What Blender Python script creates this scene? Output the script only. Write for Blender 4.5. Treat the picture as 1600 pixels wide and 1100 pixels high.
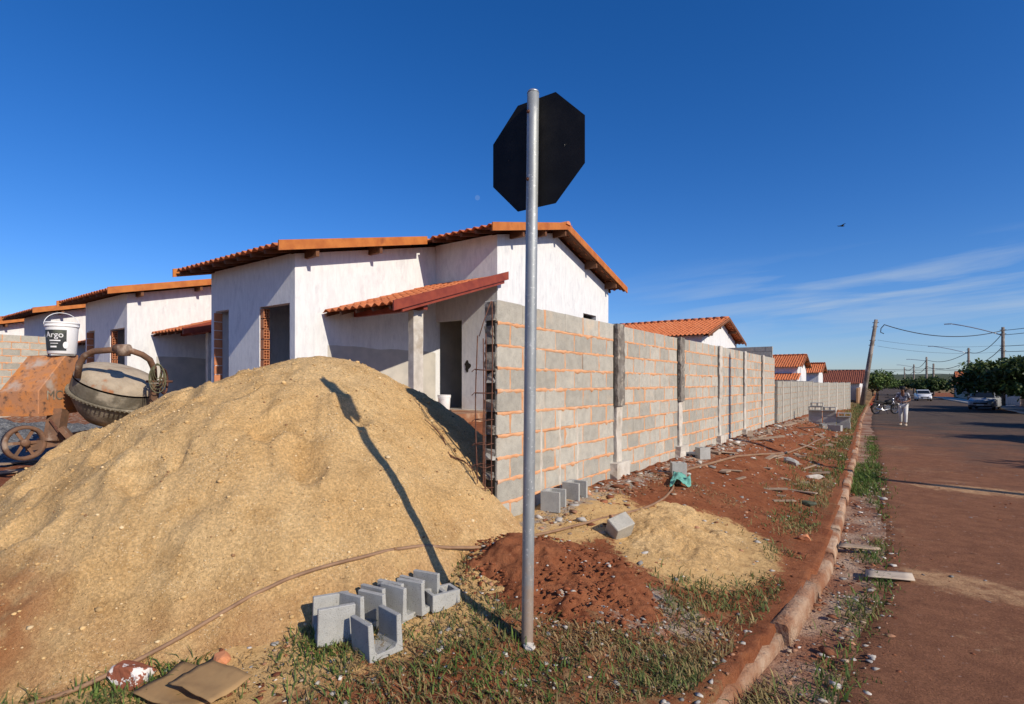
import bpy, bmesh, math, random
import numpy as np
from mathutils import Vector, Matrix, Euler

random.seed(7)
RNG = np.random.default_rng(11)
for o in list(bpy.data.objects):
    bpy.data.objects.remove(o)
scene = bpy.context.scene
COL = scene.collection
R = math.radians

# ------------------------------------------------------------------ camera, sky, sun, exposure
CAM_Z = 1.65
YAW = R(35.34)
FPX, CXP, HYP = 835.0, 800.0, 598.0          # focal length, centre and horizon for a 1600 px wide frame
cam = bpy.data.cameras.new('camera')
cam.sensor_fit = 'HORIZONTAL'; cam.sensor_width = 36
cam.lens = 36 * FPX / 1600
cam.shift_y = 48 / 1600
cam.clip_start = 0.05; cam.clip_end = 6000
camo = bpy.data.objects.new('camera', cam); COL.objects.link(camo)
camo.location = (0, 0, CAM_Z); camo.rotation_euler = (R(90), 0, YAW)
scene.camera = camo

SUN_A, SUN_EL = R(10), R(31.5)
sun_dir = Vector((math.cos(SUN_A) * math.cos(SUN_EL), -math.sin(SUN_A) * math.cos(SUN_EL), math.sin(SUN_EL)))
sl = bpy.data.lights.new('sun', 'SUN'); sl.energy = 4.8; sl.angle = R(0.53); sl.color = (1.0, 0.89, 0.735)
so = bpy.data.objects.new('sun', sl); COL.objects.link(so)
so.rotation_euler = (-sun_dir).to_track_quat('-Z', 'Y').to_euler()
so.location = sun_dir * 60

world = bpy.data.worlds.new('World'); scene.world = world; world.use_nodes = True
wn, wl = world.node_tree.nodes, world.node_tree.links
wn.clear()
wout = wn.new('ShaderNodeOutputWorld'); bg = wn.new('ShaderNodeBackground')
sky = wn.new('ShaderNodeTexSky'); sky.sky_type = 'NISHITA'; sky.sun_disc = False
sky.sun_elevation = SUN_EL; sky.sun_rotation = math.atan2(sun_dir.x, sun_dir.y)
sky.altitude = 500; sky.air_density = 1.0; sky.dust_density = 0.45; sky.ozone_density = 1.6
hs = wn.new('ShaderNodeHueSaturation'); hs.inputs['Saturation'].default_value = 1.20
tn = wn.new('ShaderNodeMix'); tn.data_type = 'RGBA'; tn.blend_type = 'MULTIPLY'; tn.inputs['Factor'].default_value = 1
tn.inputs['B'].default_value = (.83, .98, 1.38, 1); wl.new(sky.outputs[0], tn.inputs['A'])
wl.new(tn.outputs['Result'], hs.inputs['Color'])
tc = wn.new('ShaderNodeTexCoord')


def wmath(op, a, b=None, c=None, clamp=False):
    n = wn.new('ShaderNodeMath'); n.operation = op; n.use_clamp = clamp
    for i, v in enumerate((a, b, c)):
        if v is None: continue
        if isinstance(v, (int, float)): n.inputs[i].default_value = v
        else: wl.new(v, n.inputs[i])
    return n.outputs[0]


# thin cirrus: noise in a gnomonic plane above the street, long streaks
sep = wn.new('ShaderNodeSeparateXYZ'); wl.new(tc.outputs['Generated'], sep.inputs[0])
zc = wmath('MAXIMUM', sep.outputs[2], 0.03)
azx = wmath('DIVIDE', sep.outputs[0], wmath('MAXIMUM', sep.outputs[1], 0.05))   # slope across the street
comb = wn.new('ShaderNodeCombineXYZ')
wl.new(wmath('MULTIPLY', azx, 1.6), comb.inputs[0]); wl.new(wmath('MULTIPLY_ADD', zc, 17.0, wmath('MULTIPLY', azx, -1.1)), comb.inputs[1])
nz = wn.new('ShaderNodeTexNoise'); nz.inputs['Scale'].default_value = 1.7; nz.inputs['Detail'].default_value = 7
nz.inputs['Roughness'].default_value = 0.55; nz.inputs['Distortion'].default_value = 0.35
wl.new(comb.outputs[0], nz.inputs['Vector'])
cl = wmath('MULTIPLY', wmath('SUBTRACT', nz.outputs[0], 0.44), 4.0, clamp=True)
el_lo = wmath('MULTIPLY', wmath('SUBTRACT', zc, 0.045), 14.0, clamp=True)
el_hi = wmath('MULTIPLY', wmath('SUBTRACT', 0.215, zc), 16.0, clamp=True)
az_m = wmath('MULTIPLY', wmath('ADD', azx, 0.50), 2.2, clamp=True)
fac = wmath('MULTIPLY', wmath('MULTIPLY', cl, el_lo), wmath('MULTIPLY', el_hi, az_m))
# the pale moon by day
mu = (746 - CXP) / FPX; mv = (HYP - 309) / FPX
md = Vector((-math.sin(YAW) + mu * math.cos(YAW), math.cos(YAW) + mu * math.sin(YAW), mv)).normalized()
dp = wn.new('ShaderNodeVectorMath'); dp.operation = 'DOT_PRODUCT'; dp.inputs[1].default_value = md
wl.new(tc.outputs['Generated'], dp.inputs[0])
moon = wmath('MULTIPLY', wmath('GREATER_THAN', dp.outputs['Value'], math.cos(R(0.25))), 0.12)
fac2 = wmath('MAXIMUM', wmath('MULTIPLY', fac, 0.78), moon)
mix = wn.new('ShaderNodeMix'); mix.data_type = 'RGBA'
wl.new(fac2, mix.inputs['Factor']); wl.new(hs.outputs[0], mix.inputs['A']); mix.inputs['B'].default_value = (5.0, 6.0, 7.2, 1)
wl.new(mix.outputs['Result'], bg.inputs['Color'])
bg.inputs['Strength'].default_value = 0.092
wl.new(bg.outputs[0], wout.inputs[0])

scene.view_settings.view_transform = 'Standard'; scene.view_settings.look = 'None'
scene.view_settings.gamma = 1; scene.view_settings.use_curve_mapping = False
scene.view_settings.exposure = 0.05
scene.render.resolution_x = 1024; scene.render.resolution_y = 704


# ------------------------------------------------------------------ numeric helpers
def sst(t):
    t = np.clip(t, 0, 1); return t * t * (3 - 2 * t)


def _hash(ix, iy, seed):
    h = (ix.astype(np.int64) * 374761393 + iy.astype(np.int64) * 668265263 + seed * 1442695041) & 0x7fffffff
    h = ((h ^ (h >> 13)) * 1274126177) & 0x7fffffff
    return ((h ^ (h >> 16)) & 0xffff) / 65535.0


def vnoise(x, y, seed=0):
    x = np.asarray(x, float); y = np.asarray(y, float)
    ix = np.floor(x); iy = np.floor(y); fx = x - ix; fy = y - iy
    fx = fx * fx * (3 - 2 * fx); fy = fy * fy * (3 - 2 * fy)
    a = _hash(ix, iy, seed); b = _hash(ix + 1, iy, seed); c = _hash(ix, iy + 1, seed); d = _hash(ix + 1, iy + 1, seed)
    return (a + (b - a) * fx) * (1 - fy) + (c + (d - c) * fx) * fy


def fbm(x, y, seed=0, oct=4, gain=0.5):
    s = 0; a = 1; t = 0
    for i in range(oct):
        s = s + a * vnoise(np.asarray(x) * 2 ** i, np.asarray(y) * 2 ** i, seed + i * 17); t += a; a *= gain
    return s / t - 0.5


KY = np.array([-3, -1, -.3, .2, .6, 1.2, 1.9, 2.64, 3.9, 5.56, 8.56, 13.7, 33, 60, 200, 1500.])
KX = np.array([-900, -200, -8, -4, -3, -2, -1.2, -.675, -.51, -.43, -.5, -.61, -1.2, -1.7, -4, -24.])
_ky = np.concatenate([np.linspace(-1, 8, 260)]); _kx = np.interp(_ky, KY, KX)


def kerb_x(Y): return np.interp(Y, KY, KX)


def road_z(Y): return -0.009 * np.clip(np.asarray(Y, float) - 2, 0, 130)


def kerb_d(X, Y):
    """distance inside the kerb line (positive on the lot side)"""
    X = np.asarray(X, float); Y = np.asarray(Y, float)
    d = kerb_x(Y) - X
    m = (Y < 7.5) & (Y > -2)
    if np.any(m):
        xm, ym = np.atleast_1d(X)[np.atleast_1d(m)], np.atleast_1d(Y)[np.atleast_1d(m)]
        best = np.full(xm.shape, 1e9)
        for i in range(len(_ky) - 1):
            ax, ay, bx, by = _kx[i], _ky[i], _kx[i + 1], _ky[i + 1]
            vx, vy = bx - ax, by - ay
            t = np.clip(((xm - ax) * vx + (ym - ay) * vy) / (vx * vx + vy * vy), 0, 1)
            best = np.minimum(best, np.hypot(xm - ax - t * vx, ym - ay - t * vy))
        d = np.atleast_1d(d).copy(); sg = np.where(d[np.atleast_1d(m)] > 0, 1, -1)
        d[np.atleast_1d(m)] = best * sg
        d = d.reshape(np.shape(X)) if np.shape(X) else d[0]
    return d


def right_x(Y): return 7.4 - 0.006 * np.asarray(Y)


def gz0(X, Y):
    X = np.asarray(X, float); Y = np.asarray(Y, float)
    rz = road_z(Y); d = kerb_d(X, Y)
    base = np.maximum(0.46 - 0.014 * np.clip(Y - 18, 0, 400), rz + 0.32)
    a = sst(d / 2.3)
    z = (rz + 0.118) * (1 - a) + base * a + 0.40 * sst((d - 2.5) / 4.0) * sst((60 - Y) / 30)
    return np.where(d > 0.05, z, np.where(X > right_x(Y) + .1, rz + .13, rz - 0.07)), d


def gz(X, Y):
    z, d = gz0(X, Y)
    X = np.asarray(X, float); Y = np.asarray(Y, float)
    f = sst((d - 0.03) / 0.4)
    return z + .07 * np.clip(fbm(X * 2.3, Y * 1.1, 7, 3) + .05, 0, 1) * (d > .06) * sst((.7 - d) / .5) * (Y > 0) + f * (0.10 * fbm(X * 1.3, Y * 1.3, 3, 3) + 0.045 * fbm(X * 6, Y * 6, 5, 4))


def gzs(x, y): return float(gz(np.array([x]), np.array([y]))[0])


def ray(px, k):
    u = (px - CXP) / FPX
    return (-math.sin(YAW) + math.cos(YAW) * u) * k, (math.cos(YAW) + math.sin(YAW) * u) * k


def G(px, py, dz=0.0):
    """point of the ground seen at a place of the photograph"""
    k = 1.3 * FPX / (py - HYP)
    for _ in range(25):
        x, y = ray(px, k); z, d = gz0(np.array([x]), np.array([y]))
        zz = float(z[0]) if d[0] > 0.05 else float(road_z(y)) + .02
        k = 0.5 * k + 0.5 * (CAM_Z - zz - dz) * FPX / (py - HYP)
    x, y = ray(px, k)
    return x, y


# ------------------------------------------------------------------ mesh helpers
def link(o, parent=None):
    COL.objects.link(o)
    if parent is not None: o.parent = parent
    return o


def tag(o, label=None, cat=None, group=None, kind=None):
    if label: o['label'] = label
    if cat: o['category'] = cat
    if group: o['group'] = group
    if kind: o['kind'] = kind
    return o


def empty(name, loc=(0, 0, 0), rz=0.0, parent=None):
    o = bpy.data.objects.new(name, None); o.empty_display_size = 0.2
    o.location = loc; o.rotation_euler = (0, 0, rz)
    return link(o, parent)


def np_mesh(name, V, Fq, mat=None, smooth=False, cols=None):
    """V (n,3), Fq (m,3|4) arrays"""
    V = np.asarray(V, np.float32); Fq = np.asarray(Fq, np.int32)
    me = bpy.data.meshes.new(name)
    n, w = Fq.shape
    me.vertices.add(len(V)); me.vertices.foreach_set('co', V.ravel())
    me.loops.add(n * w); me.loops.foreach_set('vertex_index', Fq.ravel())
    me.polygons.add(n); me.polygons.foreach_set('loop_start', np.arange(0, n * w, w, dtype=np.int32))
    if smooth: me.polygons.foreach_set('use_smooth', np.ones(n, bool))
    if cols is not None:
        at = me.color_attributes.new('tint', 'FLOAT_COLOR', 'POINT'); at.data.foreach_set('color', np.asarray(cols, np.float32).ravel())
    me.update(calc_edges=True); me.validate()
    if mat: me.materials.append(mat)
    return me


def grid_faces(nx, ny):
    i = np.arange(nx - 1)[:, None] * ny + np.arange(ny - 1)[None, :]
    return np.stack([i, i + ny, i + ny + 1, i + 1], -1).reshape(-1, 4)


class MB:
    def __init__(s): s.v = []; s.f = []; s.sm = []

    def add(s, vs, fs, smooth=False):
        b = len(s.v); s.v += [tuple(v) for v in vs]
        for f in fs: s.f.append(tuple(i + b for i in f)); s.sm.append(smooth)
        return s

    def box(s, x0, x1, y0, y1, z0, z1):
        vs = [(x, y, z) for x in (x0, x1) for y in (y0, y1) for z in (z0, z1)]
        return s.add(vs, [(0, 1, 3, 2), (4, 6, 7, 5), (0, 4, 5, 1), (2, 3, 7, 6), (0, 2, 6, 4), (1, 5, 7, 3)])

    def obox(s, c, d, m=None):
        m = m or Matrix.Identity(3); c = Vector(c)
        vs = [c + m @ Vector((sx * d[0] / 2, sy * d[1] / 2, sz * d[2] / 2)) for sx in (-1, 1) for sy in (-1, 1) for sz in (-1, 1)]
        return s.add(vs, [(0, 1, 3, 2), (4, 6, 7, 5), (0, 4, 5, 1), (2, 3, 7, 6), (0, 2, 6, 4), (1, 5, 7, 3)])

    def beam(s, p0, p1, w, h, up=(0, 0, 1)):
        """box from p0 to p1, w across, h along up"""
        p0, p1 = Vector(p0), Vector(p1); a = (p1 - p0); L = a.length; a.normalize()
        b = Vector(up).cross(a)
        if b.length < 1e-4: b = Vector((1, 0, 0))
        b.normalize(); c = a.cross(b)
        m = Matrix((a, b, c)).transposed()
        return s.obox((p0 + p1) / 2, (L, w, h), m)

    def prism(s, pts, vec):
        n = len(pts); vec = Vector(vec); pts = [Vector(p) for p in pts]
        vs = pts + [p + vec for p in pts]
        fs = [tuple(range(n))[::-1], tuple(range(n, 2 * n))] + [(i, (i + 1) % n, n + (i + 1) % n, n + i) for i in range(n)]
        return s.add(vs, fs)

    def tube(s, pts, r, n=8, caps=True):
        pts = [Vector(p) for p in pts]; rs = r if isinstance(r, (list, tuple)) else [r] * len(pts)
        vs, fs = [], []; prev = None
        for i, p in enumerate(pts):
            t = (pts[min(i + 1, len(pts) - 1)] - pts[max(i - 1, 0)])
            if t.length < 1e-6: t = Vector((0, 0, 1))
            t.normalize()
            ref = prev if prev is not None else (Vector((0, 0, 1)) if abs(t.z) < .9 else Vector((1, 0, 0)))
            u = ref - t * ref.dot(t)
            if u.length < 1e-5: u = t.orthogonal()
            u.normalize(); w = t.cross(u); prev = u
            for j in range(n):
                a = 2 * math.pi * j / n; vs.append(p + (u * math.cos(a) + w * math.sin(a)) * rs[i])
        for i in range(len(pts) - 1):
            for j in range(n):
                fs.append((i * n + j, i * n + (j + 1) % n, (i + 1) * n + (j + 1) % n, (i + 1) * n + j))
        b = len(s.v); s.add(vs, fs, True)
        if caps:
            s.f.append(tuple(b + j for j in range(n))[::-1]); s.sm.append(False)
            e = b + (len(pts) - 1) * n; s.f.append(tuple(e + j for j in range(n))); s.sm.append(False)
        return s

    def lathe(s, prof, n=24, m=None, c=(0, 0, 0)):
        m = m or Matrix.Identity(3); c = Vector(c); vs, fs = [], []
        for (r, z) in prof:
            for j in range(n):
                a = 2 * math.pi * j / n; vs.append(c + m @ Vector((r * math.cos(a), r * math.sin(a), z)))
        for i in range(len(prof) - 1):
            for j in range(n):
                fs.append((i * n + j, i * n + (j + 1) % n, (i + 1) * n + (j + 1) % n, (i + 1) * n + j))
        s.add(vs, fs, True)
        return s

    def rings(s, secs, caps=True, smooth=True):
        """loft closed sections of equal length"""
        n = len(secs[0]); vs = [p for q in secs for p in q]
        fs = [(i * n + j, i * n + (j + 1) % n, (i + 1) * n + (j + 1) % n, (i + 1) * n + j) for i in range(len(secs) - 1) for j in range(n)]
        b = len(s.v); s.add(vs, fs, smooth)
        if caps:
            s.f.append(tuple(b + j for j in range(n))[::-1]); s.sm.append(False)
            e = b + (len(secs) - 1) * n; s.f.append(tuple(e + j for j in range(n))); s.sm.append(False)
        return s

    def mesh(s, name, mat=None, bevel=0.0, seg=1):
        me = bpy.data.meshes.new(name); me.from_pydata([tuple(v) for v in s.v], [], s.f)
        me.polygons.foreach_set('use_smooth', s.sm)
        bm = bmesh.new(); bm.from_mesh(me)
        bmesh.ops.recalc_face_normals(bm, faces=bm.faces[:])
        if bevel: bmesh.ops.bevel(bm, geom=[e for e in bm.edges if len(e.link_faces) == 2 and e.calc_face_angle(0) > .5], offset=bevel, segments=seg, affect='EDGES', clamp_overlap=True)
        bm.to_mesh(me); bm.free()
        if mat: me.materials.append(mat)
        return me

    def build(s, name, mat, parent=None, bevel=0.0, seg=1):
        return link(bpy.data.objects.new(name, s.mesh(name, mat, bevel, seg)), parent)


def obj(name, me, parent=None, loc=None, rot=None, scale=None):
    o = bpy.data.objects.new(name, me); link(o, parent)
    if loc is not None: o.location = loc
    if rot is not None: o.rotation_euler = rot
    if scale is not None: o.scale = scale
    return o


def copy_tree(o, parent=None):
    c = o.copy(); COL.objects.link(c); inv = o.matrix_parent_inverse.copy(); c.parent = parent; c.matrix_parent_inverse = inv
    for ch in KIDS.get(o.name, []): copy_tree(ch, c)
    return c


KIDS = {}


def index_kids():
    KIDS.clear()
    for o in bpy.data.objects:
        if o.parent: KIDS.setdefault(o.parent.name, []).append(o)


# ------------------------------------------------------------------ materials
class NT:
    def __init__(s, name):
        s.m = bpy.data.materials.new(name); s.m.use_nodes = True
        s.n = s.m.node_tree.nodes; s.l = s.m.node_tree.links
        s.b = s.n['Principled BSDF']; s.pos = s.n.new('ShaderNodeNewGeometry').outputs['Position']

    def set(s, i, v):
        if hasattr(v, 'links') or hasattr(v, 'is_linked'): s.l.new(v, i)
        elif isinstance(v, (tuple, list)) and len(v) == 3: i.default_value = (*v, 1)
        else: i.default_value = v

    def noise(s, scale, detail=5, rough=.55, vec=None, dist=0.0):
        n = s.n.new('ShaderNodeTexNoise'); n.inputs['Scale'].default_value = scale; n.inputs['Detail'].default_value = detail
        n.inputs['Roughness'].default_value = rough; n.inputs['Distortion'].default_value = dist
        s.l.new(vec if vec is not None else s.pos, n.inputs['Vector']); return n.outputs[0]

    def voro(s, scale, vec=None, feat='F1'):
        n = s.n.new('ShaderNodeTexVoronoi'); n.feature = feat; n.inputs['Scale'].default_value = scale
        s.l.new(vec if vec is not None else s.pos, n.inputs['Vector']); return n.outputs['Distance']

    def scalev(s, v):
        n = s.n.new('ShaderNodeVectorMath'); n.operation = 'MULTIPLY'; s.l.new(s.pos, n.inputs[0]); n.inputs[1].default_value = v
        return n.outputs[0]

    def ramp(s, f, lo, hi):
        n = s.n.new('ShaderNodeMapRange'); n.inputs[1].default_value = lo; n.inputs[2].default_value = hi
        n.interpolation_type = 'SMOOTHSTEP'; s.l.new(f, n.inputs[0]); return n.outputs[0]

    def mix(s, f, a, b):
        n = s.n.new('ShaderNodeMix'); n.data_type = 'RGBA'
        s.set(n.inputs['Factor'], f); s.set(n.inputs['A'], a); s.set(n.inputs['B'], b); return n.outputs['Result']

    def math(s, op, a, b=0.0, clamp=False):
        n = s.n.new('ShaderNodeMath'); n.operation = op; n.use_clamp = clamp
        s.set(n.inputs[0], a); s.set(n.inputs[1], b); return n.outputs[0]

    def attr(s, name):
        n = s.n.new('ShaderNodeAttribute'); n.attribute_name = name; return n

    def rand(s): return s.n.new('ShaderNodeObjectInfo').outputs['Random']

    def bright(s, col, f):
        n = s.n.new('ShaderNodeVectorMath'); n.operation = 'SCALE'; s.l.new(col, n.inputs[0]); s.set(n.inputs['Scale'], f); return n.outputs[0]

    def bump(s, h, strength, dist=0.02):
        n = s.n.new('ShaderNodeBump'); n.inputs['Strength'].default_value = strength; n.inputs['Distance'].default_value = dist
        s.l.new(h, n.inputs['Height'])
        if s.b.inputs['Normal'].is_linked: s.l.new(s.b.inputs['Normal'].links[0].from_socket, n.inputs['Normal'])
        s.l.new(n.outputs[0], s.b.inputs['Normal']); return s

    def done(s, col, rough=.85, metal=0.0, spec=.3):
        s.set(s.b.inputs['Base Color'], col); s.set(s.b.inputs['Roughness'], rough); s.b.inputs['Metallic'].default_value = metal
        s.b.inputs['Specular IOR Level'].default_value = spec
        return s.m


def pmat(name, c1, c2, scale=6, rough=.85, bump=.3, bscale=40, c3=None, s3=1.5, lo3=.5, hi3=.7, vary=0.0, metal=0, spec=.3, bdist=.01):
    t = NT(name)
    col = t.mix(t.ramp(t.noise(scale, 6), .3, .7), c1, c2)
    if c3: col = t.mix(t.ramp(t.noise(s3, 5, .6), lo3, hi3), col, c3)
    if vary: col = t.bright(col, t.math('ADD', t.math('MULTIPLY', t.rand(), 2 * vary), 1 - vary))
    if bump: t.bump(t.noise(bscale, 4), bump, bdist)
    return t.done(col, rough, metal, spec)


M = {}
def make_plaster():
    t = NT('whitewashed_plaster'); sp = t.n.new('ShaderNodeSeparateXYZ'); t.l.new(t.pos, sp.inputs[0])
    col = t.mix(t.ramp(t.noise(5, 6, .65, t.scalev((2.2, 2.2, .55))), .34, .70), (.72, .725, .72), (.62, .63, .635))
    col = t.mix(t.math('MULTIPLY', t.ramp(t.noise(2.2, 7, .7, t.scalev((1.6, 1.6, .8))), .52, .66), .7), col, (.55, .56, .575))
    col = t.mix(t.math('MULTIPLY', t.ramp(t.noise(38, 4, .7), .58, .72), .45), col, (.50, .50, .50))
    dirt = t.ramp(t.math('ADD', sp.outputs[2], t.math('MULTIPLY', t.noise(4, 5, .7), .9)), 1.9, 1.25)
    col = t.mix(t.math('MULTIPLY', dirt, .5), col, (.45, .30, .21))
    t.bump(t.noise(14, 5, .65, t.scalev((1, 1, .6))), .25, .02); t.bump(t.noise(90, 3), .3, .005)
    return t.done(col, .92, 0, .2)


M['plaster'] = make_plaster()
M['cement'] = pmat('cement_render', (.50, .47, .41), (.40, .38, .34), 3, .95, .3, 40, (.55, .52, .45), 1.2)
M['tile'] = pmat('clay_tile', (.62, .20, .075), (.50, .14, .05), 5, .8, .2, 60, (.66, .28, .13), 2.5, .5, .8, .14)
M['fascia'] = pmat('varnished_wood', (.50, .17, .035), (.38, .11, .022), 4, .55, .15, 25, (.25, .07, .02), 3, .55, .8)
M['mahogany'] = pmat('red_varnished_wood', (.27, .055, .028), (.19, .035, .02), 5, .5, .15, 25)
M['timber'] = pmat('roof_timber', (.17, .075, .035), (.11, .045, .022), 6, .8, .2, 30)
M['brick'] = pmat('hollow_brick', (.55, .23, .11), (.45, .17, .08), 8, .9, .3, 60)
M['dark'] = pmat('hollow_shade', (.03, .025, .02), (.02, .018, .015), 5, .95, 0)  # near-black colour standing in for the shade inside gaps and hollows
M['conc'] = pmat('concrete', (.36, .345, .31), (.27, .26, .235), 9, .93, .5, 70, (.44, .41, .36), 2.5, .5, .75, .1)
M['conc_pale'] = pmat('pale_concrete', (.58, .54, .47), (.44, .40, .34), 7, .93, .5, 50, (.36, .30, .23), 3, .52, .75)
M['conc_dark'] = pmat('stained_concrete', (.24, .22, .19), (.12, .105, .09), 9, .95, .9, 35, (.40, .36, .29), 11, .52, .66)
M['mortar'] = pmat('clay_mortar', (.64, .35, .19), (.54, .26, .125), 9, .95, .7, 90, (.60, .44, .32), 3, .55, .8)
M['steel'] = pmat('galvanised_steel', (.50, .52, .53), (.40, .42, .43), 14, .42, .08, 60, (.58, .60, .60), 25, .58, .7, metal=.75, spec=.5)
def make_pole_mat():
    t = NT('galvanised_pole'); sp = t.n.new('ShaderNodeSeparateXYZ'); t.l.new(t.pos, sp.inputs[0])
    st = t.scalev((1, 1, .25))
    col = t.mix(t.ramp(t.noise(22, 6, .65, st), .3, .7), (.36, .385, .39), (.27, .29, .295))
    col = t.mix(t.ramp(t.noise(60, 3, .6), .60, .70), col, (.56, .56, .55))
    mud = t.ramp(t.math('ADD', sp.outputs[2], t.math('MULTIPLY', t.noise(9, 5, .7), .9)), 1.15, .75)
    col = t.mix(t.math('MULTIPLY', mud, .75), col, (.40, .28, .19))
    t.bump(t.noise(70, 3), .15, .003)
    return t.done(col, .55, .45, .4)


M['pole_steel'] = make_pole_mat()
M['rust_bar'] = pmat('rusty_bar', (.17, .075, .045), (.09, .04, .028), 30, .85, .3, 90)
M['black'] = pmat('black_paint', (.011, .011, .012), (.007, .007, .008), 7, .6, .08, 50, (.018, .017, .016), 4, .5, .7, spec=.2)
M['white_paint'] = pmat('white_paint', (.8, .8, .8), (.74, .74, .73), 5, .5, .05, 20)
M['red_paint'] = pmat('red_paint', (.5, .02, .02), (.45, .02, .02), 5, .4, 0)
M['hose'] = pmat('brown_hose', (.29, .175, .10), (.20, .115, .065), 8, .6, .2, 30)
M['card'] = pmat('cardboard', (.36, .225, .10), (.27, .165, .075), 5, .9, .25, 14, (.20, .12, .055), 4, .55, .7)
M['wood_grey'] = pmat('weathered_wood', (.36, .27, .19), (.27, .19, .13), 9, .9, .3, 40)
M['pole_wood'] = pmat('utility_pole', (.23, .19, .155), (.15, .12, .095), 7, .9, .3, 25, (.32, .28, .24), 1.2, .5, .62)
M['wire'] = pmat('cable', (.03, .03, .035), (.02, .02, .025), 4, .7, 0)
M['asphalt_dark'] = None
M['tyre'] = pmat('tyre_rubber', (.02, .02, .02), (.014, .014, .014), 20, .85, .1, 60)
M['chrome'] = pmat('bright_metal', (.6, .6, .6), (.5, .5, .5), 8, .25, 0, metal=1)
M['car_white'] = pmat('white_car_paint', (.7, .71, .72), (.66, .67, .68), 3, .25, 0, spec=.5)
M['car_grey'] = pmat('grey_car_paint', (.35, .37, .39), (.32, .34, .36), 3, .25, 0, spec=.5)
M['glass'] = pmat('dark_glass', (.015, .018, .02), (.012, .014, .016), 3, .06, 0, spec=.6)
M['bark'] = pmat('bark', (.13, .09, .06), (.08, .055, .04), 9, .95, .6, 25)
M['ochre'] = pmat('ochre_wall', (.48, .27, .13), (.42, .22, .10), 2, .9, .2, 20)
M['roof_far'] = pmat('old_tile_roof', (.26, .085, .05), (.19, .06, .04), 3, .9, .3, 8)
M['skin'] = pmat('skin', (.20, .10, .065), (.17, .085, .055), 10, .6, 0)
M['shirt'] = pmat('patterned_shirt', (.55, .55, .56), (.45, .45, .47), 8, .9, .1, 40, (.12, .12, .15), 9, .47, .52)
M['trousers'] = pmat('pale_trousers', (.66, .65, .62), (.56, .55, .53), 7, .9, .15, 30)
M['cloth_green'] = pmat('green_cloth', (.10, .30, .24), (.16, .40, .33), 20, .9, .3, 30)
M['cement_bag'] = pmat('pale_board', (.50, .42, .33), (.42, .34, .26), 7, .9, .2, 25)
M['rustbox'] = None


def make_block_mat(name, c1, c2, pale, vary):
    t = NT(name)
    col = t.mix(t.ramp(t.noise(10, 7, .65), .3, .7), c1, c2)
    col = t.mix(t.ramp(t.noise(3.2, 5), .55, .8), col, pale)
    col = t.mix(t.ramp(t.noise(160, 2), .60, .72), col, (.15, .145, .13))
    col = t.bright(col, t.math('ADD', t.math('MULTIPLY', t.rand(), 2 * vary), 1 - vary))
    t.bump(t.noise(150, 3, .7), .6, .006)
    return t.done(col, .95, 0, .2)


M['block'] = make_block_mat('concrete_block', (.43, .41, .35), (.34, .325, .28), (.50, .42, .32), .15)
M['block_fresh'] = make_block_mat('new_concrete_block', (.40, .40, .375), (.33, .33, .31), (.43, .42, .39), .07)


def make_sand_mat():
    t = NT('sand')
    big = t.noise(1.1, 5, .6)
    col = t.mix(t.ramp(big, .3, .72), (.69, .435, .185), (.79, .545, .265))
    col = t.mix(t.math('MULTIPLY', t.ramp(t.noise(2.6, 6, .65, None, .8), .48, .66), .6), col, (.52, .315, .125))
    fine = t.noise(55, 4, .7)
    col = t.mix(t.ramp(fine, .35, .7), t.bright(col, .74), t.bright(col, 1.16))
    gr = t.voro(70)
    col = t.mix(t.ramp(t.math('ADD', gr, t.math('MULTIPLY', t.noise(3.5, 3), .35)), .36, .28), col, (.86, .72, .48))
    speck = t.noise(75, 3, .6)
    col = t.mix(t.ramp(speck, .64, .70), col, (.22, .135, .06))
    red = t.attr('tint')
    col = t.mix(t.math('MULTIPLY', red.outputs['Fac'], t.ramp(t.noise(6, 5), .25, .6), True), col, (.34, .13, .05))
    t.bump(t.noise(13, 7, .74), .85, .05)
    t.bump(t.noise(150, 3, .7), .8, .010)
    return t.done(col, .97, 0, .1)


M['sand'] = make_sand_mat()


def make_ground_mat():
    t = NT('red_earth_ground')
    a = t.attr('tint'); sp = t.n.new('ShaderNodeSeparateColor'); t.l.new(a.outputs['Color'], sp.inputs[0])
    n1 = t.noise(2.0, 7, .65); n2 = t.noise(14, 6, .65); n3 = t.noise(60, 3, .65)
    soil = t.mix(t.ramp(n1, .3, .7), (.215, .070, .030), (.30, .115, .052))
    soil = t.mix(t.ramp(n2, .45, .75), soil, (.145, .045, .021))
    soil = t.mix(t.ramp(n3, .6, .75), soil, (.36, .18, .10))
    sand = t.mix(t.ramp(n2, .3, .7), (.64, .43, .195), (.54, .335, .14))
    fs = t.ramp(t.math('ADD', sp.outputs[0], t.math('MULTIPLY', t.math('SUBTRACT', n2, .5), .9)), .38, .62)
    col = t.mix(fs, soil, sand)
    turf = t.mix(t.ramp(n2, .35, .65), (.15, .10, .045), (.30, .185, .09))
    fg = t.ramp(t.math('ADD', sp.outputs[1], t.math('MULTIPLY', t.math('SUBTRACT', n2, .5), 1.2)), .40, .75)
    col = t.mix(fg, col, turf)
    dust = t.mix(t.ramp(n3, .4, .6), (.42, .36, .29), (.30, .22, .16))
    fd = t.ramp(t.math('ADD', sp.outputs[2], t.math('MULTIPLY', t.math('SUBTRACT', t.noise(9, 5), .5), 1.4)), .50, .85)
    col = t.mix(fd, col, dust)
    t.bump(t.noise(26, 6, .7), .8, .03); t.bump(t.noise(110, 3, .7), .7, .01)
    return t.done(col, .97, 0, .1)


M['ground'] = make_ground_mat()


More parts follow.
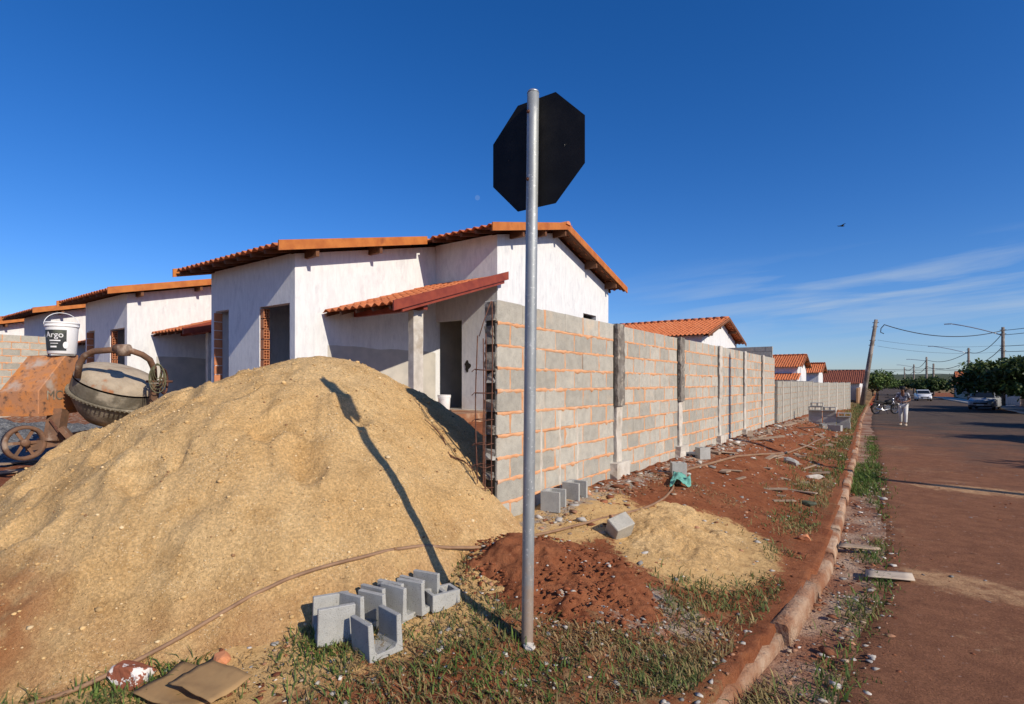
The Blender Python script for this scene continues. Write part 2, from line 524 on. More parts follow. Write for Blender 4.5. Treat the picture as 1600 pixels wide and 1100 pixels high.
def make_road_mat():
    t = NT('dirt_stained_asphalt')
    sp = t.n.new('ShaderNodeSeparateXYZ'); t.l.new(t.pos, sp.inputs[0])
    base = t.mix(t.ramp(t.noise(1.1, 6), .3, .7), (.072, .055, .045), (.098, .073, .057))
    base = t.mix(t.ramp(t.noise(120, 2, .6), .55, .7), base, (.15, .125, .11))
    # red earth tracked over the near stretch and the kerb side, thinning out along the street
    far = t.ramp(t.math('ADD', sp.outputs[1], t.math('MULTIPLY', sp.outputs[0], 1.3)), 42.0, 3.0)
    f = t.ramp(t.math('ADD', t.math('MULTIPLY', far, .75), t.math('SUBTRACT', t.noise(.9, 6, .6), .42)), .10, .75)
    red = t.mix(t.ramp(t.noise(5, 6, .65), .3, .7), (.255, .118, .064), (.185, .084, .047))
    col = t.mix(f, base, red)
    st = t.noise(1.0, 5, .6, t.scalev((.45, 1.3, 1.0)))
    pale = t.math('MULTIPLY', t.ramp(st, .60, .76), t.ramp(sp.outputs[1], 26.0, 10.0))
    col = t.mix(t.math('MULTIPLY', pale, .65), col, (.44, .26, .145))
    chips = t.math('MULTIPLY', t.ramp(t.noise(15, 3, .6), .66, .72), .55)
    col = t.mix(chips, col, (.42, .31, .24))
    at = t.attr('tint'); ss = t.ramp(t.math('ADD', at.outputs['Fac'], t.math('MULTIPLY', t.math('SUBTRACT', t.noise(7, 7, .72), .5), 1.9)), .45, 1.15)
    col = t.mix(t.math('MULTIPLY', ss, .9), col, (.50, .31, .165))
    cr = t.voro(.55, None, 'DISTANCE_TO_EDGE'); nb = t.noise(2.2, 6, .7)
    col = t.mix(t.math('MULTIPLY', t.ramp(t.math('ADD', cr, t.math('MULTIPLY', t.math('SUBTRACT', nb, .35), .22)), .012, .002), .6), col, (.035, .022, .018))
    grit = t.noise(75, 4, .75)
    col = t.mix(t.ramp(grit, .50, .66), col, t.bright(col, 1.45)); col = t.mix(t.ramp(grit, .46, .34), col, t.bright(col, .62))
    t.bump(t.noise(110, 4, .75), .9, .012); t.bump(t.noise(9, 5, .6), .4, .03)
    return t.done(col, .95, 0, .08)


M['road'] = make_road_mat()
M['gutter'] = pmat('gutter_concrete', (.38, .27, .19), (.29, .17, .105), 5, .95, .9, 45, (.22, .095, .05), 1.8, .40, .60, bdist=.02)
M['kerb'] = pmat('kerb_concrete', (.46, .33, .225), (.36, .215, .13), 7, .95, 1.0, 45, (.27, .12, .06), 1.9, .40, .60, .12, bdist=.02)
M['gravel'] = pmat('grey_gravel', (.17, .175, .18), (.10, .105, .11), 26, .95, 1.0, 28, (.26, .26, .26), 40, .55, .65, bdist=.05)
M['leafground'] = None


def make_tint_mat(name, rough=.8, spec=.2, bump=0, bs=60, transl=0.0):
    t = NT(name); a = t.attr('tint')
    if bump: t.bump(t.noise(bs, 3), bump, .006)
    m = t.done(a.outputs['Color'], rough, 0, spec)
    if transl:
        tr = t.n.new('ShaderNodeBsdfTranslucent'); t.l.new(a.outputs['Color'], tr.inputs['Color'])
        mx = t.n.new('ShaderNodeMixShader'); mx.inputs[0].default_value = transl
        t.l.new(t.b.outputs[0], mx.inputs[1]); t.l.new(tr.outputs[0], mx.inputs[2])
        t.l.new(mx.outputs[0], t.n['Material Output'].inputs['Surface'])
    return m


M['grass'] = make_tint_mat('grass_blades', .7, .2, 0, 60, .25)
M['chips'] = make_tint_mat('rubble_chips', .95, .15, .5, 90)
M['leaf'] = make_tint_mat('leaves', .55, .3, 0, 60, .2)


def make_rust():
    t = NT('rusty_sheet_steel')
    n = t.noise(5, 7, .65); n2 = t.noise(16, 5, .65)
    col = t.mix(t.ramp(n, .32, .62), (.58, .22, .055), (.42, .20, .10))
    col = t.mix(t.ramp(n2, .50, .72), col, (.13, .075, .05))
    col = t.mix(t.ramp(t.noise(3.4, 5), .56, .72), col, (.45, .36, .29))
    t.bump(t.noise(45, 4), .4, .006)
    return t.done(col, .8, .15, .3)


M['rust'] = make_rust()
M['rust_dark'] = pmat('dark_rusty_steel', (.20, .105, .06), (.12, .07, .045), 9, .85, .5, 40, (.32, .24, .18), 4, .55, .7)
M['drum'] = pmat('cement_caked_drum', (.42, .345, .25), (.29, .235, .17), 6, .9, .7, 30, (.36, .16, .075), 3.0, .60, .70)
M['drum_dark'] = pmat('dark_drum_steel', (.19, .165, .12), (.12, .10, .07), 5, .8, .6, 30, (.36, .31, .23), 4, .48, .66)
M['hill'] = pmat('far_hill', (.055, .075, .04), (.075, .085, .05), .02, .95, 0)

# ------------------------------------------------------------------ the setting: ground, road, gutter, kerb
xs = np.concatenate([-np.geomspace(1500, 31, 22), np.arange(-30, -9, .5), np.arange(-9, -3.2, .08), np.arange(-3.2, .2, .035),
                     np.arange(.2, 10, .35), np.geomspace(10.2, 1500, 22)])
ys = np.concatenate([-np.geomspace(300, 2.2, 14), np.arange(-2, 0.4, .15), np.arange(.4, 6, .035), np.arange(6, 14, .07), np.arange(14, 40, .22),
                     np.arange(40, 130, 1.2), np.geomspace(131, 2500, 24)])
GX, GY = np.meshgrid(xs, ys, indexing='ij')
GZ = gz(GX, GY)
GD = kerb_d(GX, GY)
HPX, HPY, HPH = -4.80, 3.42, 1.92
TH = np.radians([-180, -150, -100, -73, -62, -40, -12, 10, 30, 60, 120, 180])
HR = np.array([2.8, 3.3, 3.25, 3.15, 3.0, 2.65, 2.4, 2.3, 2.3, 2.4, 2.1, 2.8])


def heap_q(x, y):
    dx, dy = x - HPX, y - HPY
    th = np.arctan2(dy, dx); r = np.hypot(dx, dy)
    return r / (np.interp(th, TH, HR) * (1 + .10 * fbm(x * 1.6, y * 1.6, 60, 3) * sst(r - 1.2)))


SPX, SPY = G(1085, 848)
sand_m = np.clip(1.30 - (heap_q(GX, GY) - .9) * 2.6, 0, 1)
e1 = ((GX - SPX) / .72) ** 2 + ((GY - SPY) / 1.1) ** 2
sand_m = np.maximum(sand_m, np.clip(1.35 - e1, 0, 1))
sx2, sy2 = G(905, 800)
sand_m = np.maximum(sand_m, .8 * np.clip(1.5 - ((GX - sx2) / .5) ** 2 - ((GY - sy2) / .9) ** 2, 0, 1))
inside = (GD > .05)
grass_m = np.clip(1 - np.abs(GD - .35) / .6, 0, 1) * inside * np.clip(.35 + 2.2 * fbm(GX * .5, GY * .35, 41, 3), 0, 1)
fgx, fgy = G(930, 1040)
front = np.clip(1.3 - ((GX - fgx) / 1.1) ** 2 - ((GY - fgy) / .75) ** 2, 0, 1)
grass_m = np.maximum(grass_m, front * .55)
grass_m = np.maximum(grass_m, inside * np.clip((GY - 40) / 20, 0, .8) * (GX < right_x(GY)))
grass_m = np.maximum(grass_m, ((np.abs(GX) > 40) | (GY > 170)) * .9)
dx_, dy_ = G(1010, 945)
dust_m = .75 * np.clip(1.2 - ((GX - dx_) / .7) ** 2 - ((GY - dy_) / .45) ** 2, 0, 1)
dust_m = np.maximum(dust_m, .75 * np.exp(-((GX + 2.55) / .28) ** 2) * (GY > 3.8) * (GY < 30))
dust_m = np.maximum(dust_m, .45 * inside * (GY > 7) * np.clip(3.0 * fbm(GX * .8, GY * .5, 77, 3), 0, 1))
dust_m = np.maximum(dust_m, .6 * (GX < -9.5) * (GX > -40) * inside)
cols = np.stack([sand_m, grass_m, dust_m, np.ones_like(GX)], -1).reshape(-1, 4)
gobj = obj('ground', np_mesh('ground', np.stack([GX, GY, GZ], -1).reshape(-1, 3), grid_faces(len(xs), len(ys)), M['ground'], True, cols))
tag(gobj, kind='structure')

# road sheet
ry = np.concatenate([np.arange(-40, -2, 2.), np.arange(-2, 30, .12), np.arange(30, 150, 1.0), np.geomspace(151, 1500, 12)])
rt = np.concatenate([np.linspace(0, .5, 40), np.linspace(.53, 1, 14)])
edge = np.where(ry > -.9, kerb_x(np.maximum(ry, -.9)), -160) + .36 + .16 * fbm(ry * 1.1, ry * 0, 9, 4) * 1.0
edge = np.where(ry < 1.6, edge + .25, edge)
RX = edge[:, None] + (right_x(ry) - edge)[:, None] * rt[None, :]
RY = np.repeat(ry[:, None], len(rt), 1)
RZ = road_z(RY) + .02 + .012 * fbm(RX * .8, RY * .8, 21, 3) - .03 * (rt[None, :] == 0)
rs = np.zeros_like(RX)
for (px_, py_, ax1, ay1, st_) in ((1525, 766, 1.1, .55, .95), (1440, 735, .8, .8, .5), (1480, 905, .55, .30, .9), (1570, 930, .8, .35, .8), (1400, 700, .5, 1.3, .6), (1450, 684, .9, .9, .5), (1395, 830, .25, .9, .5), (1590, 1010, .5, .5, .45), (1420, 905, .3, .2, .6)):
    qx, qy = G(px_, py_); rs = np.maximum(rs, st_ * np.clip(1.25 - ((RX - qx) / ax1) ** 2 - ((RY - qy) / ay1) ** 2, 0, 1))
rs = np.stack([rs, rs, rs, np.ones_like(rs)], -1).reshape(-1, 4)
tag(obj('road', np_mesh('road', np.stack([RX, RY, RZ], -1).reshape(-1, 3), grid_faces(len(ry), len(rt)), M['road'], True, rs)), kind='structure')
# right-hand pavement and kerb of the far side
pm = MB()
yy = [-20, 0, 20, 40, 60, 80, 100, 130]
for a, b in zip(yy[:-1], yy[1:]):
    za, zb = float(road_z(a)), float(road_z(b)); xa, xb = float(right_x(a)), float(right_x(b))
    pm.add([(xa, a, za - .1), (xa, a, za + .15), (xa + 2.2, a, za + .16), (xa + 2.2, a, za - .1), (xb, b, zb - .1), (xb, b, zb + .15), (xb + 2.2, b, zb + .16), (xb + 2.2, b, zb - .1)],
           [(0, 1, 5, 4), (1, 2, 6, 5), (2, 3, 7, 6)])
tag(pm.build('pavement', M['conc_pale']), kind='structure')

# gutter strip
gy = np.arange(.9, 60, .12); gt = np.linspace(0, 1, 7)
GUX = kerb_x(gy)[:, None] - .04 + .52 * gt[None, :]; GUY = np.repeat(gy[:, None], 7, 1)
GUZ = road_z(GUY) + .004 - .012 * np.sin(gt * math.pi)[None, :] + .010 * fbm(GUX * 5, GUY * 5, 31, 3)
tag(obj('gutter', np_mesh('gutter', np.stack([GUX, GUY, GUZ], -1).reshape(-1, 3), grid_faces(len(gy), 7), M['gutter'], True)), kind='structure')

# kerb, stone by stone
kerb_root = tag(empty('kerb', (float(kerb_x(3)), 3, 0)), kind='structure')
kpts = [(float(kerb_x(y)), y) for y in np.concatenate([np.arange(-.25, 3, .05), np.arange(3, 62, .25)])]
acc = 0; seg = [kpts[0]]; stones = []
for p, q in zip(kpts[:-1], kpts[1:]):
    acc += math.dist(p, q); seg.append(q)
    if acc >= .98: stones.append(seg); seg = [q]; acc = 0
for si, sg_ in enumerate(stones):
    if sg_[0][0] < -7: continue
    secs = []; jz = random.uniform(-.012, .012); jx = random.uniform(-.01, .01)
    L = len(sg_)
    ym_ = sg_[L // 2][1]
    if 1.5 < ym_ < 3.9: jz -= random.uniform(.02, .055); jx -= random.uniform(0, .03)
    elif random.random() < .25: jz -= random.uniform(.0, .035)
    for i, (x, y) in enumerate(sg_):
        p0 = Vector(sg_[max(i - 1, 0)]); p1 = Vector(sg_[min(i + 1, L - 1)]); t = (p1 - p0).normalized(); nrm = Vector((-t.y, t.x))
        z = float(road_z(y)) + jz; xx = x + jx
        if i == 0: xx, y = xx + t.x * .006, y + t.y * .006
        if i == L - 1: xx, y = xx - t.x * .006, y - t.y * .006
        prof = [(-.010, -.12), (-.004, .07), (.004, .104), (.016, .118), (.080, .124), (.100, .120), (.108, .108), (.11, -.12)]
        if y > -5: prof = [(a + random.uniform(-.004, .005), b + (random.uniform(-.009, .004) if b > 0 else 0)) for a, b in prof]
        secs.append([(xx + nrm.x * a, y + nrm.y * a, z + b) for a, b in prof])
    me = MB().rings(secs).mesh('kerb_stone', M['kerb'])
    o = obj('kerb_stone', me, kerb_root); o.matrix_parent_inverse = Matrix.Translation(-kerb_root.location)

# low hills on the horizon
hv = []; HN = 160
for i in range(HN):
    a = R(-75) + R(150) * i / (HN - 1)
    d = 1500; x = -math.sin(a) * d; y = math.cos(a) * d
    h = 24 + 18 * float(fbm(i * .09, 0.3, 51, 4)) + 3 * float(fbm(i * .7, 2.2, 52, 2))
    for (dd, hh) in ((0, -25), (120, h * .7), (260, h), (700, -25)): hv.append((x * (1 + dd / d), y * (1 + dd / d), hh))
tag(obj('hills', np_mesh('hills', hv, grid_faces(HN, 4), M['hill'], True)), kind='structure')


# ------------------------------------------------------------------ heaps
def sand_surface(x, y):
    q = heap_q(x, y); e = .33
    h = (np.sqrt(1 + e * e) - np.sqrt(q * q + e * e)) / (np.sqrt(1 + e * e) - e)
    dx, dy = x - HPX, y - HPY; th = np.arctan2(dy, dx); r = np.hypot(dx, dy)
    base = gz0(x, y)[0]
    z = base * (1 - np.clip(h, 0, 1)) + HPH * h
    env = sst(q * 2.2) * sst((1.15 - q) * 3)
    z = z + .20 * fbm(x * .9, y * .9, 61, 3) * env + .045 * fbm(x * 6, y * 6, 62, 4) * sst((1.2 - q) * 3)
    z = z + .10 * fbm(th * 8, r * .7, 63, 3) * env - .05 * np.abs(fbm(x * 2.2 + 3, y * 2.2, 68, 3)) * 2 * env                       # rills running down the slope
    z = z + .020 * fbm(x * 26, y * 26, 64, 3)
    # a small slumped face with a crack
    cx, cy = -4.05, 2.05
    sl_ = np.exp(-(((x - cx) / .45) ** 2 + ((y - cy) / .55) ** 2))
    z = z - .13 * sl_ * sst((vnoise(x * 3.1, y * 3.1, 65) - .45) * 14)
    z = z - .035 * sst((fbm(x * 1.5, y * 1.5, 69, 4) - .06) * 22) * env * sst((-4.1 - x) / .6 + 0 * y)          # small slumped steps
    for (fx_, fy_, fr_, fd_) in ((-5.6, 1.5, .17, .10), (-5.2, 1.25, .15, .09), (-4.5, 1.0, .17, .09), (-6.3, 2.2, .18, .09), (-4.9, 2.1, .15, .08), (-3.7, 2.9, .14, .07), (-3.5, 2.3, .16, .08), (-4.2, 1.5, .16, .09), (-4.75, 1.55, .16, .09)):   # foot and shovel marks
        e_ = ((x - fx_) / fr_) ** 2 + ((y - fy_) / (fr_ * .7)) ** 2
        z = z - fd_ * np.exp(-e_) + fd_ * .5 * np.exp(-(e_ - 2.2) ** 2)
    return np.where(q > 1, np.minimum(z, base - (q - 1) * .25 + .03 * fbm(x * 5, y * 5, 66, 3)), z), q


hx = np.arange(-9.2, -2.0, .026); hy = np.arange(-.1, 6.2, .026)
SX, SY = np.meshgrid(hx, hy, indexing='ij')
SZ, SQ = sand_surface(SX, SY)
keepv = (SQ < 1.12) & ~((SX > -2.93) & (SY > 3.74))
F4 = grid_faces(len(hx), len(hy)); kf = keepv.reshape(-1)[F4].all(1); F4 = F4[kf]
used = np.unique(F4); remap = np.full(SX.size, -1); remap[used] = np.arange(len(used))
redm = np.clip((SQ.reshape(-1) - .86) * 4, 0, 1) * np.clip(.5 + 2.5 * fbm(SX.reshape(-1) * .9, SY.reshape(-1) * .9, 67, 3), 0, 1)
redm = np.maximum(redm, .9 * np.clip(1.2 - ((SX.reshape(-1) + 3.9) / .5) ** 2 - ((SY.reshape(-1) - .55) / .5) ** 2, 0, 1))
V = np.stack([SX, SY, SZ], -1).reshape(-1, 3)[used]
cc = np.repeat(redm[used][:, None], 4, 1)
tag(obj('sand_heap', np_mesh('sand_heap', V, remap[F4], M['sand'], True, cc)),
    'large heap of yellow building sand in front of the white house', 'sand heap')


def mound(name, cx, cy, rx, ry_, h, mat, seed, rough, label, cat, rot=0.0, n=150, skew=(0, 0)):
    t = np.linspace(-1.15, 1.15, n); A, B = np.meshgrid(t, t, indexing='ij')
    ca, sa = math.cos(rot), math.sin(rot)
    X = cx + (A * rx) * ca - (B * ry_) * sa; Y = cy + (A * rx) * sa + (B * ry_) * ca
    q = np.hypot(A - skew[0] * (1 - np.abs(A)), B - skew[1] * (1 - np.abs(B))) * (1 + .35 * fbm(X * 2.2, Y * 2.2, seed, 3))
    g = gz(X, Y)
    Z = g + h * np.clip(1 - q, -.4, 1) ** 1 + rough * (fbm(X * 4, Y * 4, seed + 1, 4) * 1.6 + .8 * fbm(X * 14, Y * 14, seed + 2, 3)) * sst((1.1 - q) * 2.5) - .02
    F_ = grid_faces(n, n); k_ = (q < 1.1).reshape(-1)[F_].all(1); F_ = F_[k_]
    us = np.unique(F_); rm = np.full(X.size, -1); rm[us] = np.arange(len(us))
    c = np.zeros((len(us), 4)); c[:, 3] = 1
    o = obj(name, np_mesh(name, np.stack([X, Y, Z], -1).reshape(-1, 3)[us], rm[F_], mat, True, c))
    return tag(o, label, cat)


mx_, my_ = G(872, 893)
mound('earth_mound', mx_, my_, .82, .62, .16, M['ground'], 71, .08, 'low mound of crumbly dark red earth beside the sign pole', 'earth mound', R(15))
mound('sand_mound', SPX - .05, SPY + .05, .62, 1.0, .12, M['sand'], 81, .06, 'small spread heap of pale sand on the verge near the kerb', 'sand heap', R(8), skew=(-.45, .1))
mound('gravel_heap', -12.6, 2.4, 2.6, 2.4, .55, M['gravel'], 91, .10, 'low heap of dark grey gravel behind the concrete mixer', 'gravel heap')


# ------------------------------------------------------------------ concrete block walls
def block_mesh(L, seed, D=.14, H=.19):
    rr = random.Random(seed)
    m = MB().box(-D / 2, D / 2, -L / 2, L / 2, -H / 2, H / 2)
    m.v = [(x + rr.uniform(-.003, .003), y + rr.uniform(-.004, .004), z + rr.uniform(-.004, .004)) for x, y, z in m.v]
    return m.mesh('block', M['block'], .007)


BL_FULL = [block_mesh(.39, i) for i in range(6)]
BL_HALF = [block_mesh(.19, i + 20) for i in range(4)]


def bead(mb, p0, p1, nrm, up, w=.011, proud=.006, step=.05):
    """a squeezed mortar joint: uneven strip from p0 to p1"""
    p0, p1, nrm, up = Vector(p0), Vector(p1), Vector(nrm), Vector(up)
    L = (p1 - p0).length; n = max(2, int(L / step)); vs = []; fs = []
    for i in range(n + 1):
        c = p0.lerp(p1, i / n); a = w * random.uniform(.55, 1.5); b = w * random.uniform(.55, 1.7); pr = random.uniform(-.4, 1) * proud
        if random.random() < .07: b += random.uniform(.008, .025); pr += .006
        vs += [c - up * (b + .004) - nrm * .012, c - up * b * .6 + nrm * pr, c + up * a * .6 + nrm * pr * .8, c + up * (a + .004) - nrm * .012]
        if i:
            o = (i - 1) * 4
            fs += [(o + j, o + 4 + j, o + 5 + j, o + 1 + j) for j in range(3)]
    mb.add(vs, fs, True)


def lay_wall(root, xf, panels, ztop, courses, sgn, limit, mortar_name='mortar'):
    """courses of blocks along Y; xf = outer face, sgn = outward x direction; panels = list of (y0,y1)"""
    xc = xf - sgn * .07
    mort = MB(); todo = []
    for (y0, y1) in panels:
        core = (min(xf - sgn * .012, xf - sgn * .13), max(xf - sgn * .012, xf - sgn * .13))
        mort.box(core[0], core[1], y0 + .01, y1 - .01, ztop - .2 * courses + .012, ztop - .012)
        for c in range(courses):
            zc = ztop - .2 * c - .1 + random.uniform(-.003, .003)
            if c: bead(mort, (xf, y0, ztop - .2 * c - .002), (xf, y1, ztop - .2 * c - .002), (sgn, 0, 0), (0, 0, 1), .016 if c != 4 else .020, .011)
            y = y0; first = True
            while y < y1 - .05:
                L = (.19 if (first and c % 2) else .39)
                e = min(y + L, y1)
                if y1 - e < .09: e = y1
                todo.append((y, e, zc)); first = False
                if e < y1 - .05 and random.random() < .93: bead(mort, (xf, e + .005, zc - .095), (xf, e + .005, zc + .095), (sgn, 0, 0), (0, -1, 0), .011, .007)
                y = e + .01
    todo.sort(key=lambda t: t[0] ** 2 + .2 * t[2]) if sgn > 0 else None
    rest = MB()
    for i, (a, b, zc) in enumerate(todo):
        L = b - a
        if i < limit:
            me, l0 = (random.choice(BL_FULL), .39) if L > .26 else (random.choice(BL_HALF), .19)
            o = obj('block', me, root); o.location = Vector((xc + random.uniform(-.004, .004), (a + b) / 2, zc)) - root.location
            o.scale = (1, L / l0, 1); o.rotation_euler = (random.uniform(-.004, .004), 0, random.uniform(-.005, .005))
        else:
            dx = random.uniform(-.003, .003)
            rest.box(xc - .07 + dx, xc + .07 + dx, a, b, zc - .095, zc + .095)
    if rest.v:
        o = rest.build('block_courses', M['block'], root, .005); o['kind'] = 'stuff'; o.matrix_parent_inverse = Matrix.Translation(-root.location)
    o = mort.build(mortar_name, M['mortar'], root); o.matrix_parent_inverse = Matrix.Translation(-root.location)


def at_wall_y(px, X=-2.81):
    u = (px - CXP) / FPX; k = X / (-math.sin(YAW) + math.cos(YAW) * u); return (math.cos(YAW) + math.sin(YAW) * u) * k


def rel(o, root):
    o.matrix_parent_inverse = Matrix.Translation(-root.location); return o


WX = -2.81; W0, W1 = 3.74, 17.4; WT = 2.38
wall = tag(empty('block_wall', (WX - .07, W0, .4)), 'long tall grey concrete block wall with orange mortar joints along the verge', 'wall')
pil = [at_wall_y(p) for p in (965, 1062, 1124, 1163, 1191)]
pw = .125
panels = []; y = W0
for p in pil: panels.append((y, p - pw + .01)); y = p + pw - .01
panels.append((y, W1))
lay_wall(wall, WX, panels, WT, 10, 1, 300)


def rough_beam(x0, x1, y0, y1, z0, z1, amp, nz_=14, seed=0):
    """upright concrete piece with uneven faces"""
    rr = random.Random(seed); secs = []
    for i in range(nz_ + 1):
        z = z0 + (z1 - z0) * i / nz_
        q = []
        for (a, b) in ((x0, y0), (x0, (y0 + y1) / 2), (x0, y1), (x1, y1), (x1, (y0 + y1) / 2), (x1, y0)):
            q.append((a + rr.uniform(-amp, amp), b + rr.uniform(-amp, amp), z))
        secs.append(q)
    return MB().rings(secs, smooth=False)


for i, p in enumerate(pil):
    zs = 1.35 + .02 * random.uniform(-1, 1)
    a = rel(rough_beam(WX - .13, WX + (.05 if i < 2 else .035), p - .105, p + .105, zs, WT + .005, .007, 16, i).build('pilaster', M['conc_dark'] if i < 2 else M['conc_pale'], wall), wall)
    a['label'] = 'dark stained upper half of the pilaster' if i < 2 else 'pale upper half of the pilaster'
    b = rel(rough_beam(WX - .13, WX + .022, p - .085, p + .085, .42, zs - .004, .007, 12, 10 + i).build('pilaster', M['conc_pale'], wall), wall)
    if i < 4:
        rel(rough_beam(WX - .05, WX + .09, p - .22, p + .2, .30, .66 - .03 * i, .012, 4, 30 + i).build('footing', M['conc_pale'], wall), wall)
    # dark strip painting the shade of a formwork gap left of the upper half
    rel(MB().box(WX - .01, WX + .012, p - .135, p - .112, zs, WT - .02).build('gap_shade_strip', M['dark'], wall), wall)
for px in (845.5, 874.5, 901.8):
    yy_ = at_wall_y(px); g = MB()
    bead(g, (WX + .006, yy_, .48), (WX + .006, yy_, 1.36), (1, 0, 0), (0, -1, 0), .010, .006)
    rel(g.build('grout_line', M['conc_pale'], wall), wall)
# unfinished end: ragged concrete and mortar lumps
rel(MB().box(WX - .118, WX - .022, W0 - .006, W0 - .002, .5, WT - .05).build('cell_shade_panel', M['dark'], wall), wall)  # flat dark panel, painted shade of the blocks' hollow ends
for i in range(9):
    z = WT - .02 - i * .215 + random.uniform(-.03, .03); hgt = random.uniform(.05, .11) if i > 2 else .16
    rel(rough_beam(WX - random.uniform(.08, .125), WX - .008 - random.uniform(0, .03), W0 - random.uniform(.015, .045), W0 + .004, z - hgt, z, .016, 3, 60 + i).build('mortar_lump', M['conc_dark'] if i < 3 or i % 3 else M['conc'], wall), wall)

# reinforcement cage at the wall's end
cage = tag(empty('rebar_cage', (-2.875, 3.65, .42)), 'tall rusty rebar cage standing at the open end of the block wall', 'rebar')
bars = [(-2.925, 3.595), (-2.83, 3.595), (-2.925, 3.69), (-2.83, 3.69)]
for i, (bx_, by_) in enumerate(bars):
    top = (2.06, 2.07, 2.04, 2.36)[i]; pts = []
    for j in range(14):
        t = j / 13; pts.append((bx_ + .008 * math.sin(t * 7 + i), by_ + .007 * math.cos(t * 6 + i * 2), .38 + t * (top - .38)))
    rel(MB().tube(pts, .0055, 6).build('rebar', M['rust_bar'], cage), cage)
rel(MB().tube([(-2.84, 3.69, 2.36), (-2.845, 3.66, 2.30), (-2.87, 3.62, 2.17), (-2.90, 3.60, 2.05)], .0045, 6).build('rebar', M['rust_bar'], cage), cage)
for j, z in enumerate((.55, .74, .93, 1.12, 1.33, 1.56, 1.76)):
    t = random.uniform(-.012, .012)
    rel(MB().tube([(-2.935, 3.585, z + t), (-2.82, 3.585, z - t), (-2.82, 3.70, z), (-2.935, 3.70, z + t), (-2.937, 3.583, z + t + .004), (-2.955, 3.565, z + t - .02)], .0038, 6).build('tie', M['rust_bar'], cage), cage)
for j in range(3):   # slack tie wires lying on the sand below the cage
    pts = [(-2.96 - .09 * i - .06 * j, 3.62 + .05 * math.sin(i * 1.7 + j), .0) for i in range(6)]
    pts = [(x, y_, float(sand_surface(np.array([x]), np.array([y_]))[0][0]) + .02 + .03 * math.sin(i * 1.3 + j)) for i, (x, y_, z) in enumerate(pts)]
    rel(MB().tube(pts, .0035, 5).build('tie_wire', M['rust_bar'], cage), cage)


# lower wall beyond, then the wall after that (blocks too small to pick apart)
def far_wall(name, p0, p1, z0, z1, label, step, pw_, mat='block', courses=True, th=.14):
    p0, p1 = Vector((*p0, 0)), Vector((*p1, 0)); d = (p1 - p0); L = d.length; d.normalize(); nrm = Vector((d.y, -d.x, 0))
    root = tag(empty(name, (p0.x, p0.y, z0)), label, 'wall')
    rest = MB(); ang = math.atan2(d.y, d.x); m = Matrix.Rotation(ang, 3, 'Z')
    core = MB().obox((p0 + p1) / 2 + Vector((0, 0, (z0 + z1) / 2 - .004)), (L - .01, th - .03, z1 - z0 - .02), m)
    nc = int((z1 - z0) / .2 + .5)
    for c in range(nc):
        y = -.2 * (c % 2)
        while y < L - .05:
            a, b = max(y, 0), min(y + .39, L)
            if b - a > .05: rest.obox(p0 + d * (a + b) / 2 + Vector((0, 0, z1 - .2 * c - .1)) + nrm * random.uniform(-.004, .004), (b - a, th, .185), m)
            y += .4
    o = rel(rest.build('block_courses', M[mat], root), root); o['kind'] = 'stuff'
    rel(core.build('mortar', M['mortar'] if courses else M['conc'], root), root)
    y = step * .5
    while y < L:
        rel(MB().obox(p0 + d * y + Vector((0, 0, (z0 + z1) / 2 + .01)), (pw_, th + .05, z1 - z0 + .02), m).build('pilaster', M['conc_pale'], root), root); y += step
    return root


far_wall('block_wall', (WX + .005, W1 + .05), (-3.0, 28.2), .2, 1.70, 'lower pale block wall continuing after the tall wall', 1.9, .12)
far_wall('block_wall', (-3.05, 28.5), (-2.35, 43.0), -.2, 1.66, 'far low block wall with pale pilasters beyond the stacked blocks', 3.2, .3)
far_wall('block_wall', (-6.2, 24.0), (-3.95, 24.0), .3, 3.14, 'dark grey block wall end showing above the long wall', 9, .02, courses=False)
dw = tag(empty('block_wall', (-20.55, 1.6, .6)), 'grey block dividing wall in front of the row of houses behind the mixer', 'wall')
lay_wall(dw, -20.55, [(.8, 5.0)], 3.02, 12, 1, 400)


# ------------------------------------------------------------------ houses
def tile_arrays():
    n = 9; V = []; Fc = []
    for lvl in (0, -.013):
        for (yy_, dz) in ((0, .016), (.40, 0.0)):
            for i in range(n):
                x = -.108 + .216 * i / (n - 1); V.append((x, yy_, .027 * math.cos(2 * math.pi * x / .2) + dz + lvl))
    a, b, c, d = 0, n, 2 * n, 3 * n
    for i in range(n - 1):
        Fc += [(a + i, a + i + 1, b + i + 1, b + i), (c + i, d + i, d + i + 1, c + i + 1), (a + i, c + i, c + i + 1, a + i + 1), (b + i, b + i + 1, d + i + 1, d + i)]
    Fc += [(a, b, d, c), (a + n - 1, c + n - 1, d + n - 1, b + n - 1)]
    return np.array(V, float), np.array(Fc)


TV, TF = tile_arrays()
TILE = np_mesh('tile', TV, TF, M['tile'], True)


def tile_field(name, spots, alpha, back=False):
    """join many tiles: spots of (x,y,z) lower edge middle"""
    ca, sa = math.cos(alpha), math.sin(alpha)
    if back: ex, ey, ez = (-1, 0, 0), (0, -ca, sa), (0, sa, ca)
    else: ex, ey, ez = (1, 0, 0), (0, ca, sa), (0, -sa, ca)
    Mx = np.array([ex, ey, ez]); loc = TV @ Mx
    S = np.array(spots, float); S = S + RNG.uniform(-.004, .004, S.shape)
    V = (S[:, None, :] + loc[None]).reshape(-1, 3)
    Fq = (np.arange(len(S))[:, None, None] * len(TV) + TF[None]).reshape(-1, 4)
    return np_mesh(name, V, Fq, M['tile'], True)


